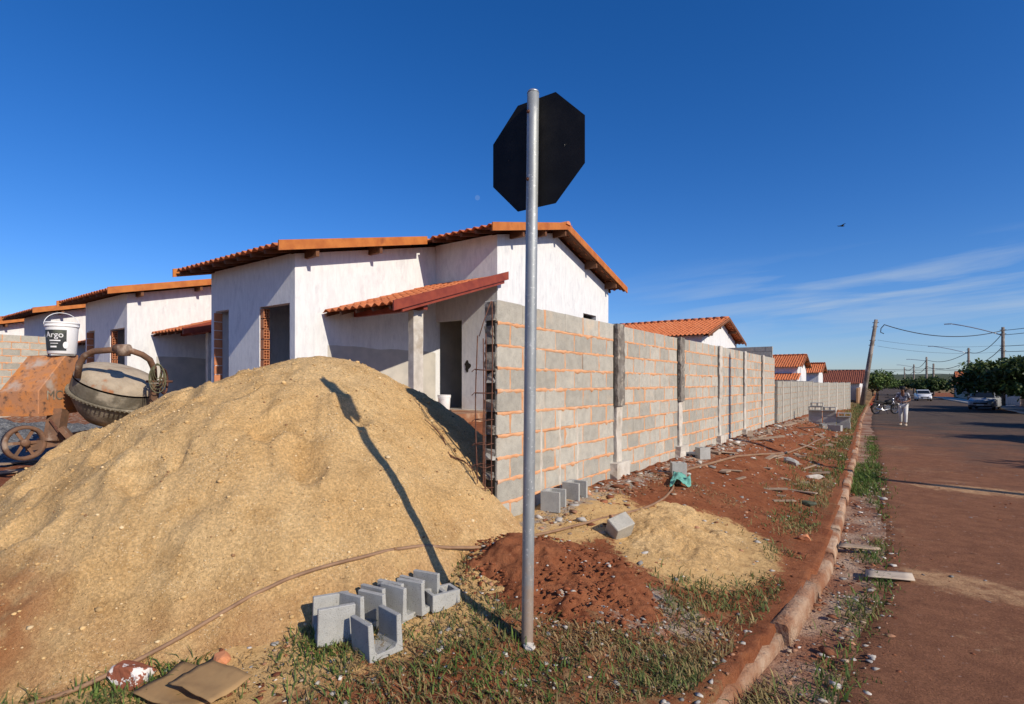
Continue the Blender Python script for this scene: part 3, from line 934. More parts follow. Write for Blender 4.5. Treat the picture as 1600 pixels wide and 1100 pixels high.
def merge_meshes(name, ms):
    Vs, Fs, b = [], [], 0
    for m in ms:
        v = np.empty(len(m.vertices) * 3, np.float32); m.vertices.foreach_get('co', v)
        f = np.empty(len(m.loops), np.int32); m.loops.foreach_get('vertex_index', f)
        Vs.append(v.reshape(-1, 3)); Fs.append(f.reshape(-1, 4) + b); b += len(m.vertices)
    return np_mesh(name, np.concatenate(Vs), np.concatenate(Fs), M['tile'], True)


RA = math.atan(.24)


def rz_front(Y): return 4.06 + .24 * (Y - 5.17)


RIDGE_Y = 11.85; RIDGE_Z = rz_front(RIDGE_Y)


def rz_back(Y): return RIDGE_Z - .29 * (Y - RIDGE_Y)


def wall_y(yf, x0, x1, z0, z1, openings, t=.15):
    """wall facing -Y, outer face yf, with rectangular openings (xa,xb,za,zb)"""
    m = MB(); x = x0
    for (xa, xb, za, zb) in sorted(openings):
        if xa - x > .002: m.box(x, xa, yf, yf + t, z0, z1)
        if zb < z1 - .01: m.box(xa, xb, yf, yf + t, zb, z1)
        if za > z0 + .01: m.box(xa, xb, yf, yf + t, z0, za)
        x = xb
    if x1 - x > .002: m.box(x, x1, yf, yf + t, z0, z1)
    return m


def hollow_brick_jamb(x, y0, y1, z0, z1, root):
    """stack of hollow bricks whose open ends show in an unplastered opening side (faces +X)"""
    z = z0; k = 0
    while z < z1 - .1:
        h = min(.19, z1 - z)
        m = MB(); cy = (y0 + y1) / 2; hw = (y1 - y0) / 2 - .004; n2 = 2; n3 = 3
        m.box(x - .115, x - .100, y0 + .004, y1 - .004, z + .004, z + h - .006)          # back of the cells
        wl_ = .012
        for i in range(n2 + 1):
            yy_ = y0 + .004 + (y1 - y0 - .008 - wl_) * i / n2; m.box(x - .100, x + .006, yy_, yy_ + wl_, z + .004, z + h - .006)
        for j in range(n3 + 1):
            zz = z + .004 + (h - .010 - wl_) * j / n3; m.box(x - .099, x + .005, y0 + .005, y1 - .005, zz, zz + wl_)
        m.build('hollow_brick', M['brick'], root); z += h + .012; k += 1


def build_house(single):
    """the corner house; single = the roof's front rows as single tiles"""
    root = empty('house', (-9.3, 9.0, .9))
    P = lambda mb, name, mat, par=None, bev=0.0: mb.build(name, mat, par or root, bev)
    zt = lambda Y: rz_front(Y) - .16
    # plinth and floors
    P(MB().box(-12.15, -7.05, 9.3, 15.2, .3, 1.04).box(-12.15, -8.9, 5.66, 9.3, .3, 1.041), 'plinth', M['cement'])
    P(MB().box(-8.9, -6.95, 7.0, 9.3, .3, 1.03), 'porch_floor', M['kerb'])
    # projecting room: front wall with two openings, side walls
    P(wall_y(5.722, -11.95, -9.11, .7, zt(5.72) + .02, [(-11.93, -11.36, 1.05, 3.19), (-10.17, -9.13, 1.05, 3.14)]), 'wall', M['plaster'])
    P(MB().prism([(-9.11, 5.72, .7), (-9.11, 9.6, .7), (-9.11, 9.6, zt(9.6)), (-9.11, 5.72, zt(5.72))], (.15, 0, 0)), 'wall', M['plaster'])
    P(MB().prism([(-12.10, 5.72, .7), (-12.10, 15.14, .7), (-12.10, 15.14, rz_back(15.14) - .16), (-12.10, RIDGE_Y, RIDGE_Z - .16), (-12.10, 5.72, zt(5.72))], (.15, 0, 0)), 'wall', M['plaster'])
    P(MB().box(-11.95, -9.11, 8.4, 8.52, 1.04, 3.7), 'partition', M['plaster'])
    P(MB().box(-10.9, -10.78, 5.87, 8.4, 1.04, 3.7), 'partition', M['plaster'])
    hollow_brick_jamb(-10.05, 5.735, 5.865, 1.1, 3.12, root)
    jb = MB()
    for i in range(11): jb.box(-11.945, -11.925, 5.70, 5.87, 1.08 + i * .19, 1.08 + i * .19 + .175)
    P(jb, 'brick_jamb', M['brick'])
    # recessed part: front wall with the door, gable wall, back wall
    P(wall_y(9.452, -8.96, -7.252, .6, zt(9.45) + .02, [(-8.958, -8.13, 1.035, 3.12)]), 'wall', M['plaster'])
    gx = -7.25
    gm = MB().prism([(gx, 9.45, .6), (gx, 13.5, .6), (gx, 13.5, rz_back(13.5) - .16), (gx, RIDGE_Y, RIDGE_Z - .16), (gx, 9.45, zt(9.45))], (.15, 0, 0))
    gm.prism([(gx, 13.5, .6), (gx, 14.3, .6), (gx, 14.3, 2.7), (gx, 13.5, 2.7)], (.15, 0, 0))
    gm.prism([(gx, 13.5, 3.62), (gx, 14.3, 3.62), (gx, 14.3, rz_back(14.3) - .16), (gx, 13.5, rz_back(13.5) - .16)], (.15, 0, 0))
    gm.prism([(gx, 14.3, .6), (gx, 15.14, .6), (gx, 15.14, rz_back(15.14) - .16), (gx, 14.3, rz_back(14.3) - .16)], (.15, 0, 0))
    P(gm, 'gable_wall', M['plaster'])
    P(MB().box(-11.95, -7.25, 14.99, 15.13, .6, rz_back(15.14) - .18), 'wall', M['plaster'])
    P(MB().box(-9.0, -7.3, 11.6, 11.72, 1.04, 4.2), 'partition', M['cement'])
    P(MB().box(-9.2, -9.08, 9.6, 11.6, 1.04, 4.4), 'partition', M['cement'])
    # grey unpainted render under the porch, a dark patch for the shade in a hole
    n = 30; top = [(-8.954, 6.42 + (9.44 - 6.42) * i / n, 2.38 + .06 * float(fbm(i * .35, .5, 95, 3))) for i in range(n + 1)]
    P(MB().prism([(-8.958, 6.42, 1.0)] + [(-8.958, 9.44, 1.0)] + [(-8.958, b, c) for a, b, c in top[::-1]], (.004, 0, 0)), 'unpainted_render', M['cement'])
    hole = [(-7.96 + .085 * math.cos(a) * (1 + .35 * math.sin(3 * a + 1)), 9.445, 2.03 + .12 * math.sin(a) * (1 + .3 * math.cos(4 * a))) for a in [2 * math.pi * i / 14 for i in range(14)]]
    P(MB().prism(hole, (0, .006, 0)), 'hole_shade_patch', M['dark'])  # solid patch on the wall, the hole's shade put into its colour
    # roof: purlins, rafters, boards, tiles
    for Y in (5.95, 7.45): P(MB().box(-12.5, -8.60, Y - .035, Y + .035, rz_front(Y) - .27, rz_front(Y) - .095), 'purlin', M['timber'])
    for Y in (9.95, 10.9): P(MB().box(-12.3, -6.73, Y - .035, Y + .035, rz_front(Y) - .27, rz_front(Y) - .095), 'purlin', M['timber'])
    for Y in (RIDGE_Y, 13.6, 14.9): P(MB().box(-12.3, -6.73, Y - .035, Y + .035, rz_back(Y) - .28, rz_back(Y) - .10), 'purlin', M['timber'])
    for i in range(9):
        X = -12.4 + i * .47
        P(MB().beam((X, 5.22, rz_front(5.22) - .085), (X, 8.75, rz_front(8.75) - .085), .05, .07), 'rafter', M['timber'])
    for i in range(5):
        X = -8.42 + i * .41
        P(MB().beam((X, 8.80, rz_front(8.80) - .085), (X, RIDGE_Y, RIDGE_Z - .085), .05, .07), 'rafter', M['timber'])
    for i in range(13):
        X = -12.4 + i * .47
        P(MB().beam((X, 15.55, rz_back(15.55) - .085), (X, RIDGE_Y + .01, RIDGE_Z - .085), .05, .07), 'rafter', M['timber'])
    for i in range(8):      # battens seen under the rake
        Y = 12.3 + i * .42; P(MB().box(-7.2, -6.74, Y - .02, Y + .02, rz_back(Y) - .05, rz_back(Y) - .028), 'batten', M['timber'])
    fb = lambda X, Ya, za, Yb, zb, mat: MB().prism([(X, Ya, za + .042), (X, Yb, zb + .042), (X, Yb, zb - .135), (X, Ya, za - .135)], (.03, 0, 0))
    P(fb(-8.57, 5.15, rz_front(5.15), 8.74, rz_front(8.74), 0), 'fascia', M['fascia'])
    P(fb(-12.60, 5.15, rz_front(5.15), RIDGE_Y, RIDGE_Z, 0), 'fascia', M['fascia'])
    P(fb(-6.70, 8.73, rz_front(8.73), RIDGE_Y - .002, RIDGE_Z, 0), 'fascia', M['fascia'])
    P(fb(-6.70, RIDGE_Y + .002, RIDGE_Z, 15.62, rz_back(15.62), 0), 'fascia', M['fascia'])
    P(MB().beam((-12.5, 5.30, rz_front(5.3) - .045), (-8.6, 5.30, rz_front(5.3) - .045), .02, .012, (0, 0, 1)), 'eave_batten', M['timber'])
    deck = MB().prism([(-12.55, 5.3, rz_front(5.3) - .046), (-12.55, RIDGE_Y, RIDGE_Z - .046), (-12.55, RIDGE_Y, RIDGE_Z - .036), (-12.55, 5.3, rz_front(5.3) - .036)], (3.95, 0, 0))
    deck.prism([(-8.598, 8.85, rz_front(8.85) - .046), (-8.598, RIDGE_Y, RIDGE_Z - .046), (-8.598, RIDGE_Y, RIDGE_Z - .036), (-8.598, 8.85, rz_front(8.85) - .036)], (1.89, 0, 0))
    deck.prism([(-12.55, RIDGE_Y + .002, RIDGE_Z - .047), (-12.55, 15.5, rz_back(15.5) - .047), (-12.55, 15.5, rz_back(15.5) - .037), (-12.55, RIDGE_Y + .002, RIDGE_Z - .037)], (5.84, 0, 0))
    roof = P(deck, 'roof', M['timber'])
    rows_f, row1 = [], []
    step = .34 * math.cos(RA)
    for i in range(29):
        X = -6.80 - .2 * i
        ystart = 5.19 if X < -8.6 else 8.77
        if -8.72 < X < -8.5: continue
        Y = ystart; first = True
        while Y < RIDGE_Y - .1:
            (row1 if first and single else rows_f).append((X, Y, rz_front(Y) - .012)); Y += step; first = False
    rows_b = [(-6.80 - .2 * i, 15.6 - j * step, rz_back(15.6 - j * step) - .012) for i in range(29) for j in range(11)]
    me = merge_meshes('roof_tiles', [tile_field('a', rows_f, RA), tile_field('b', rows_b, math.atan(.29), True)])
    o = obj('roof_tiles', me, roof); o['kind'] = 'stuff'
    for s_ in row1:
        obj('tile', TILE, roof, s_, (RA, 0, 0))
    for i in range(15):
        X = -12.5 + i * .39
        pts = [(RIDGE_Y + .11 * math.cos(a), .10 * math.sin(a)) for a in np.linspace(0, math.pi, 8)]
        m = MB(); secs = [[(X + e, py_, RIDGE_Z - .02 + pz * s_) for py_, pz in pts] + [(X + e, RIDGE_Y, RIDGE_Z - .02)] for e, s_ in ((0, 1.0), (.40, .9))]
        m.rings(secs, smooth=False).build('ridge_tile', M['tile'], roof)
    # porch roof in the corner
    pa = math.atan(.315); pz = lambda Y: 3.02 + .315 * (Y - 6.26)
    pr = P(MB().prism([(-8.955, 6.4, pz(6.4) - .05), (-8.955, 9.45, pz(9.45) - .05), (-8.955, 9.45, pz(9.45) - .04), (-8.955, 6.4, pz(6.4) - .04)], (2.06, 0, 0)), 'porch_roof', M['timber'])
    spots = []
    for i in range(10):
        for j in range(9):
            X = -7.0 - .2 * i; Y = 6.27 + j * .34 * math.cos(pa) * 1.03
            spots.append((X, Y, pz(Y) - .012))
    if single:
        for s_ in spots: obj('tile', TILE, pr, s_, (pa + random.uniform(-.006, .006), 0, random.uniform(-.01, .01)))
    else:
        o = obj('porch_tiles', tile_field('porch_tiles', spots, pa), pr); o['kind'] = 'stuff'
    P(fb(-6.89, 6.22, pz(6.22), 9.55, pz(9.55), 0), 'barge_board', M['mahogany'])
    P(MB().prism([(-6.93, 6.45, pz(6.45) - .10), (-6.93, 9.44, pz(9.44) - .10), (-6.93, 9.44, pz(9.44) - .20), (-6.93, 6.45, pz(6.45) - .20)], (.035, 0, 0)), 'barge_board', M['mahogany'])
    for i in range(5):
        X = -8.85 + i * .45; P(MB().beam((X, 6.3, pz(6.3) - .085), (X, 9.44, pz(9.44) - .085), .05, .065), 'rafter', M['timber'])
    P(MB().box(-8.955, -6.97, 7.04, 7.14, pz(7.1) - .29, pz(7.1) - .125), 'porch_beam', M['mahogany'])
    P(rough_beam(-7.29, -7.15, 6.96, 7.21, .9, pz(7.08) - .29, .004, 8, 5), 'column', M['conc_pale'])
    return root


def shift_house(h, ox, label):
    h.location.x += ox; h['label'] = label; h['category'] = 'house'; h['group'] = 'unfinished white houses in a row'
    return h


def seat_children(root):
    """children were built in world coordinates"""
    for c in bpy.data.objects:
        if c.parent == root: c.matrix_parent_inverse = Matrix.Translation(-root.location)


h1 = build_house(True); seat_children(h1)
shift_house(h1, 0, 'unfinished white corner house with tiled porch directly behind the sand heap')
h2 = build_house(False); seat_children(h2)
index_kids()
h3 = copy_tree(h2); h4 = copy_tree(h2); h5 = copy_tree(h2)
shift_house(h2, -7.75, 'second unfinished white house, next along the row from the corner house')
shift_house(h3, -14.2, 'third unfinished white house of the row, partly behind the bucket')
shift_house(h4, -21.3, 'fourth unfinished white house of the row, showing over the dividing wall')
shift_house(h5, -28.4, 'fifth and last white house, a low strip of roof at the row end')


def gable_house(name, x0, x1, yc, hw, ze, zr, zb, label, porch=False, over=.45, mat='tile'):
    """house with its ridge along X; x1 = gable end facing the street"""
    root = tag(empty(name, ((x0 + x1) / 2, yc, zb)), label, 'house', None)
    sl_ = (zr - ze) / (hw + over); z_at = lambda y: zr - sl_ * abs(y - yc)
    b = lambda mb, n, m, par=None: rel(mb.build(n, m, root), root)
    zg = lambda y: z_at(y) - .12
    b(MB().prism([(x1 - .15, yc - hw, zb), (x1 - .15, yc + hw, zb), (x1 - .15, yc + hw, zg(yc + hw)), (x1 - .15, yc, zr - .12), (x1 - .15, yc - hw, zg(yc - hw))], (.15, 0, 0)), 'gable_wall', M['plaster'])
    b(MB().box(x0, x1 - .152, yc - hw + .002, yc - hw + .15, zb, zg(yc - hw)), 'wall', M['plaster'])
    b(MB().box(x0, x1 - .152, yc + hw - .15, yc + hw - .002, zb, zg(yc + hw)), 'wall', M['plaster'])
    b(MB().box(x0, x0 + .15, yc - hw + .15, yc + hw - .15, zb, zg(yc + hw)), 'wall', M['plaster'])
    al = math.atan(sl_); st = .34 * math.cos(al); n = int((x1 - x0 + .8) / .2); rows = int((hw + over) / st) + 1
    fr = [(x1 + .35 - .2 * i, yc - hw - over + j * st, z_at(yc - hw - over + j * st)) for i in range(n) for j in range(rows) if yc - hw - over + j * st < yc - .1]
    bk = [(x1 + .35 - .2 * i, yc + hw + over - j * st, z_at(yc + hw + over - j * st)) for i in range(n) for j in range(rows) if yc + hw + over - j * st > yc + .1]
    me = merge_meshes('roof_tiles', [tile_field('a', fr, al), tile_field('b', bk, al, True)])
    if mat != 'tile': me.materials.clear(); me.materials.append(M[mat])
    o = rel(obj('roof_tiles', me, root), root); o['kind'] = 'stuff'
    m = MB()
    for i in range(int((x1 - x0 + .7) / .38)):
        X = x1 + .40 - .38 * i; m.tube([(X, yc, zr - .0), (X - .40, yc, zr + .015)], [.09, .10], 8)
    o = b(m, 'ridge_tiles', M[mat]); o['kind'] = 'stuff'
    for s_ in (-1, 1):
        b(MB().prism([(x1 + .42, yc, zr + .03), (x1 + .42, yc + s_ * (hw + over), ze + .03), (x1 + .42, yc + s_ * (hw + over), ze - .14), (x1 + .42, yc, zr - .14)], (.03, 0, 0)), 'fascia', M['timber'])
        for t in (.0, .45, .9):
            if t == 0 and s_ == 1: continue
            yy_ = yc + s_ * (hw * t); b(MB().box(x1 + .002, x1 + .41, yy_ - .04, yy_ + .04, z_at(yy_) - .25, z_at(yy_) - .10), 'purlin', M['timber'])
    if porch:
        yp = yc - hw - 1.7; sp = [(x1 + .2 - .2 * i, yp + j * .33, ze - 1.15 + j * .33 * .35) for i in range(13) for j in range(5)]
        o = rel(obj('porch_tiles', tile_field('porch_tiles', sp, math.atan(.35)), root), root); o['kind'] = 'stuff'
        b(MB().box(x1 - .05, x1 + .10, yp + .3, yp + .45, zb, ze - 1.08), 'column', M['plaster'])
        b(MB().box(x1 - 2.5, x1 - 2.35, yp + .3, yp + .45, zb, ze - 1.08), 'column', M['plaster'])
    return root


gable_house('house', -14.5, -7.3, 29.3, 3.5, 3.90, 5.03, .3, 'white gabled house with orange tiled roof rising behind the long block wall')
gable_house('house', -13.0, -6.7, 55.7, 3.0, 3.05, 4.22, -.3, 'small white house with striped tile roof and porch above the lower wall', True)
gable_house('house', -12.0, -6.2, 66.5, 2.2, 2.7, 3.75, -.4, 'small white gabled house next to the long brown roof')
gable_house('house', -10.5, -2.9, 76.0, 4.4, 1.55, 3.1, -.9, 'long low house with a dull brown tiled roof near the leaning pole', mat='roof_far')
gable_house('house', 10.2, 17.0, 104.0, 4.0, 1.5, 3.1, -1.2, 'orange tiled house across the street beyond the big round tree', mat='tile')
gable_house('house', 9.5, 15.0, 124.0, 3.8, 1.6, 3.6, -1.2, 'far orange tiled house across the street with a steeper gable', mat='tile')
far_wall('garden_wall', (9.6, 128.0), (9.6, 66.0), -1.3, .9, 'grey and white front wall across the street by the round tree', 6, .3, 'conc_pale', False)
far_wall('garden_wall', (9.6, 65.5), (9.6, 30.0), -.9, 1.2, 'ochre front wall across the street behind the parked car', 5, .25, 'ochre', False)
far_wall('garden_wall', (-2.6, 60.0), (-2.9, 72.5), -.6, 1.15, 'ochre garden wall behind the foot of the leaning pole', 4, .2, 'ochre', False)

# ------------------------------------------------------------------ stop sign seen from behind
spx, spy = G(823, 1004); spz = gzs(spx, spy)
sk = -math.sin(YAW) * spx + math.cos(YAW) * spy
RV = Vector((math.cos(YAW), math.sin(YAW), 0))
ptop = Vector((spx, spy, 0)) + RV * (10.0 * sk / FPX); ptop.z = CAM_Z + (HYP - 146) * sk / FPX
pbase = Vector((spx, spy, spz - .25))
sign = tag(empty('street_sign', (spx, spy, spz)), 'octagonal street sign seen from its black back on a galvanised pole', 'sign')
prad = 9.3 * sk / FPX
ax_ = (ptop - pbase).normalized()
rel(MB().tube([pbase.lerp(ptop, i / 20) for i in range(21)], prad, 28, True).build('pole', M['pole_steel'], sign), sign)
rel(MB().tube([ptop, ptop + ax_ * .012], [prad * 1.04, prad * .9], 28).build('pole_cap', M['steel'], sign), sign)
sc = ptop.lerp(pbase, (234 - 146) / (1004 - 146) * .93) + Vector((-.004, prad + .012, 0))
side = 70.5 * (sk + .03) / FPX; rad = side / 2 / math.sin(math.pi / 8)
oct_ = [Vector((rad * math.cos(R(22.5 + 45 * i)), 0, rad * math.sin(R(22.5 + 45 * i)))) for i in range(8)]
rel(MB().prism([sc + p for p in oct_], (0, .0015, 0)).build('plate', M['black'], sign), sign)
rel(MB().prism([sc + p * .997 + Vector((0, .0018, 0)) for p in oct_], (0, .0006, 0)).build('plate_face', M['white_paint'], sign), sign)
rel(MB().prism([sc + p * .95 + Vector((0, .0027, 0)) for p in oct_], (0, .0004, 0)).build('plate_panel', M['red_paint'], sign), sign)
for (dx, dz) in ((-.19, -.0), (.19, .0)):
    rel(MB().lathe([(.0, -.004), (.005, -.003), (.006, 0)], 10, Matrix.Rotation(R(90), 3, 'X'), sc + Vector((dx, -.001, dz))).build('screw', M['steel'], sign), sign)
for t in (177, 281):
    c = ptop.lerp(pbase, (t - 146) / (1004 - 146) * .93)
    d = Vector((-.25, -1, 0)).normalized()
    rel(MB().tube([c, c + d * (prad + .004)], .010, 10).tube([c + d * (prad + .002), c + d * (prad + .010)], .007, 6).build('bolt', M['rust_bar'], sign), sign)


# ------------------------------------------------------------------ channel blocks and loose blocks
def channel_mesh(L=.19, W=.19, H=.19, t=.027, b=.032):
    prof = [(-W / 2, 0), (W / 2, 0), (W / 2, H), (W / 2 - t, H), (W / 2 - t - .006, b + .02), (W / 2 - t - .02, b), (-W / 2 + t + .02, b), (-W / 2 + t + .006, b + .02), (-W / 2 + t, H), (-W / 2, H)]
    n = len(prof)
    vs = [(x, -L / 2, z) for x, z in prof] + [(x, L / 2, z) for x, z in prof]
    fs = []
    quads = [(0, 1, 5, 6), (1, 2, 3, 4), (1, 4, 5), (0, 6, 7), (0, 7, 8, 9)]
    for q in quads: fs.append(q[::-1]); fs.append(tuple(i + n for i in q))
    fs += [(i, (i + 1) % n, n + (i + 1) % n, n + i) for i in range(n)]
    return MB().add(vs, fs).mesh('channel_block', M['block_fresh'], .003)


CH = channel_mesh()
GRPC = 'concrete channel blocks lined up by the sand'
ch = [(520, 992, -26, 'pale channel block at the end of the row, its flat side lit', 0),
      (566, 974, 92, 'channel block standing second in the row beside the hose', 0),
      (598, 962, 97, 'channel block in the middle of the row by the hose', 0),
      (628, 951, 94, 'channel block fourth in the row counting from the lit end block', 0),
      (655, 941, 98, 'channel block touching the pole shadow near the row end', 0),
      (590, 1017, 79, 'single channel block standing in the grass before the row, U opening up', 0)]
for i, (px, py, a, lb, tl) in enumerate(ch):
    x, y = G(px, py); z = gzs(x, y)
    o = obj('channel_block', CH, None, (x, y, z - .004), (random.uniform(-.05, .05), random.uniform(-.05, .05), R(a) + YAW * 0))
    s_ = 1.04 if i in (0, 5) else 1.0
    o.scale = (s_, s_, s_ * (1.05 if i < 5 else 1))
    tag(o, lb, 'block', GRPC)
HB = None


def hollow_block_mesh(L=.39, W=.14, H=.19, t=.025):
    m = MB()
    m.box(-L / 2, L / 2, -W / 2, -W / 2 + t, 0, H).box(-L / 2, L / 2, W / 2 - t, W / 2, 0, H)
    for x in (-L / 2, -t / 2, L / 2 - t): m.box(x + .0005, x + t - .0005, -W / 2 + t, W / 2 - t, .001, H - .001)
    return m.mesh('hollow_block', M['block_fresh'], .003)


HB = hollow_block_mesh()
HBH = hollow_block_mesh(.19)


def chunk(name, loc, size, mat, label, cat, seed, rot=(0, 0, 0), sub=2, group=None):
    """irregular broken lump"""
    bm = bmesh.new(); bmesh.ops.create_icosphere(bm, subdivisions=sub, radius=1)
    rr = random.Random(seed)
    pl = [(Vector((rr.gauss(0, 1), rr.gauss(0, 1), rr.gauss(0, 1))).normalized(), rr.uniform(.5, .85)) for _ in range(9)]
    for v in bm.verts:
        for n_, d in pl:
            e = v.co.dot(n_) - d
            if e > 0: v.co -= n_ * e
        v.co *= 1 + rr.uniform(-.05, .05)
        v.co = Vector((v.co.x * size[0], v.co.y * size[1], v.co.z * size[2]))
    me = bpy.data.meshes.new(name); bm.to_mesh(me); bm.free(); me.materials.append(mat)
    return tag(obj(name, me, None, loc, rot), label, cat, group)


def g3(px, py, dz=0.0):
    x, y = G(px, py); ins = float(kerb_d(np.array([x]), np.array([y]))[0]) > .05
    return (x, y, (gzs(x, y) if ins else float(road_z(y)) + .02) + dz)


tag(obj('hollow_block', HBH, None, g3(690, 938, -.02), (0, 0, R(70)), (1, 1, .55)), 'half block dusted with sand lying where the pole shadow crosses', 'block')
# two channel blocks on end against the wall's foot
for i, (px, lb) in enumerate(((851, 'channel block stood on end at the foot of the tall wall, nearest the sign'), (886, 'channel block stood on end at the foot of the tall wall, open side out'))):
    y_ = at_wall_y(px, WX + .12); o = obj('channel_block', CH, None, (WX + .115, y_, .45), (R(90), 0, R(90 if i else 100)))
    o.location.z = gzs(WX + .11, y_) + .085
    tag(o, lb, 'block')
tag(obj('block_piece', block_mesh(.19, 77), None, g3(968, 838, .075), (R(18), R(34), R(-20)), (1.0, 1.0, 1.0)), 'stained half block tipped against the small sand heap', 'block')
tag(obj('hollow_block', HBH, None, g3(1060, 743), (0, 0, R(30))), 'half block lying beside the green cloth and hose', 'block')
tag(obj('hollow_block', HB, None, g3(1089, 712), (R(90), 0, R(-20))), 'grey hollow block lying on its side by the third pilaster', 'block')
tag(obj('hollow_block', HBH, None, g3(1098, 716), (0, 0, R(50))), 'short grey block piece next to the block on its side', 'block')
# the stack of blocks further along the verge
bx0, by0 = -2.15, 21.3
GS = 'concrete blocks stacked and dropped on the far verge'
stk0 = [(.0, .02, 0, 90, 'base block under the tall end of the block stack'), (.34, .03, 0, 91, 'base block under the middle of the block stack'), (.67, .06, 0, 89, 'base block under the kerb end of the block stack')]
stk = [(0, 0, 0, 90, 'bottom block of the tall end of the block stack'), (0, 0, .19, 90, 'second block up in the tall end of the block stack'), (0, .01, .38, 92, 'third block up in the tall end of the block stack'),
       (.05, .0, .52, 90, 'top block of the block stack on the far verge'), (.34, .05, 0, 90, 'bottom block in the middle of the block stack'), (.34, .04, .19, 88, 'middle block in the low part of the block stack'),
       (.36, .02, .38, 84, 'block crowning the low middle of the block stack'), (.66, .1, 0, 90, 'bottom block at the kerb end of the block stack'), (.68, .1, .19, 96, 'upper block at the kerb end of the block stack'),
       (.25, -.9, 0, 20, 'loose block lying in front of the block stack, end lit'), (.55, -1.3, 0, 70, 'loose block dropped nearest the kerb in front of the block stack')]
stk = [(a, b, c + (.19 if i < 9 else 0), d, e) for i, (a, b, c, d, e) in enumerate(stk)] + stk0
for i_, (dx, dy, dz, a, lb) in enumerate(stk):
    x, y = bx0 + dx * 1.25, by0 + dy
    tag(obj('hollow_block', HB, None, (x, y, gzs(bx0 + .4, by0) - .02 + dz * 1.02 + (.07 if i_ in (2, 3, 6, 8) else 0)), (R(90) if i_ in (2, 3, 6, 8) else 0, 0, R(a - 90))), lb, 'block', GS)
# rubble lumps, bricks, boards, cardboard, cloth
chunk('masonry_chunk', g3(205, 1062, .03), (.115, .10, .075), pmat('red_masonry', (.30, .10, .05), (.24, .075, .04), 9, .95, .8, 30, (.72, .66, .60), 9, .56, .58), 'broken red masonry lump with white plaster spots by the cardboard', 'rubble', 3, (0, .2, .4), 3)
chunk('broken_brick', g3(347, 1032, .02), (.06, .045, .04), M['brick'], 'small broken red brick lying at the hose near the cardboard', 'brick', 5, (0, 0, .5))
chunk('broken_brick', g3(1257, 846, .02), (.075, .05, .045), M['brick'], 'bright orange broken brick on the verge close to the kerb', 'brick', 6, (0, 0, .2))
chunk('broken_block', g3(1237, 726, .04), (.16, .10, .10), M['block_fresh'], 'grey broken block piece beside the bright grass at the kerb', 'rubble', 8, (0, .3, .8))
chunk('broken_block', g3(1272, 748, .03), (.15, .06, .05), M['conc_pale'], 'flat pale concrete shard on the red earth near the kerb', 'rubble', 9, (0, .1, .4))
chunk('earth_clod', g3(877, 940, .03), (.035, .03, .03), M['cement_bag'], 'small pale clod lying on the red earth mound', 'clod', 12)
chunk('stone', g3(826, 1012, .01), (.045, .035, .025), M['conc_pale'], 'pale pinkish stone at the foot of the sign pole', 'stone', 14)

hp = [(-40, 1135), (60, 1097), (160, 1066), (300, 1012), (400, 975), (490, 942), (600, 912), (700, 880), (760, 858), (830, 836), (900, 822), (960, 812), (1010, 797), (1040, 780), (1052, 764), (1050, 750)]
pts = []
for (a, b) in hp:
    x, y = G(a, b); q = heap_q(np.array([x]), np.array([y]))[0]
    z = max(gzs(x, y), float(sand_surface(np.array([x]), np.array([y]))[0][0]) if q < 1.05 else -9)
    pts.append(Vector((x, y, z + .010)))
fine = []
for i in range(len(pts) - 1):
    p0, p1, p2, p3 = pts[max(i - 1, 0)], pts[i], pts[i + 1], pts[min(i + 2, len(pts) - 1)]
    for j in range(8):
        t = j / 8
        v = .5 * ((2 * p1) + (p2 - p0) * t + (2 * p0 - 5 * p1 + 4 * p2 - p3) * t * t + (3 * p1 - p0 - 3 * p2 + p3) * t ** 3)
        q = heap_q(np.array([v.x]), np.array([v.y]))[0]
        zz = max(gzs(v.x, v.y), float(sand_surface(np.array([v.x]), np.array([v.y]))[0][0]) if q < 1.05 else -9)
        v.z = zz + .004; fine.append(v)
zs_ = [v.z for v in fine]
for i, v in enumerate(fine):
    w_ = zs_[max(0, i - 7):i + 8]; v.z = max(sum(w_) / len(w_) + .006, zs_[i] - .004)
for _ in range(3): fine = [fine[0]] + [fine[i] * .5 + (fine[i - 1] + fine[i + 1]) * .25 for i in range(1, len(fine) - 1)] + [fine[-1]]
tag(MB().tube(fine, .0125, 8).build('hose', M['hose']), 'long brown hose running along the foot of the sand to the wall', 'hose')
h2pts = [g3(a, b, .02) for a, b in ((1050, 750), (1075, 735), (1110, 725), (1150, 716), (1190, 712), (1230, 708), (1262, 700), (1275, 690), (1290, 683))]
tag(MB().tube(h2pts, .02, 7).build('hose', M['hose']), 'pale brown hose lying on the red earth beyond the green cloth', 'hose')


def sheet(name, corners, z, n, amp, mat, label, cat, seed, th=.006, fold=0.0):
    """thin crumpled sheet spanning four ground corners"""
    a, b, c, d = [Vector(p) for p in corners]; vs = []
    for i in range(n):
        for j in range(n):
            u, v = i / (n - 1), j / (n - 1)
            p = a * (1 - u) * (1 - v) + b * u * (1 - v) + c * u * v + d * (1 - u) * v
            p.z += z + amp * float(fbm(u * 3, v * 3, seed, 3)) + fold * abs(u - .5) * (1 if u > .5 else .3)
            vs.append(p)
    F_ = grid_faces(n, n); me = np_mesh(name, [tuple(p) for p in vs], F_, mat, False)
    o = tag(obj(name, me), label, cat); so_ = o.modifiers.new('thickness', 'SOLIDIFY'); so_.thickness = th; so_.offset = 0
    return o


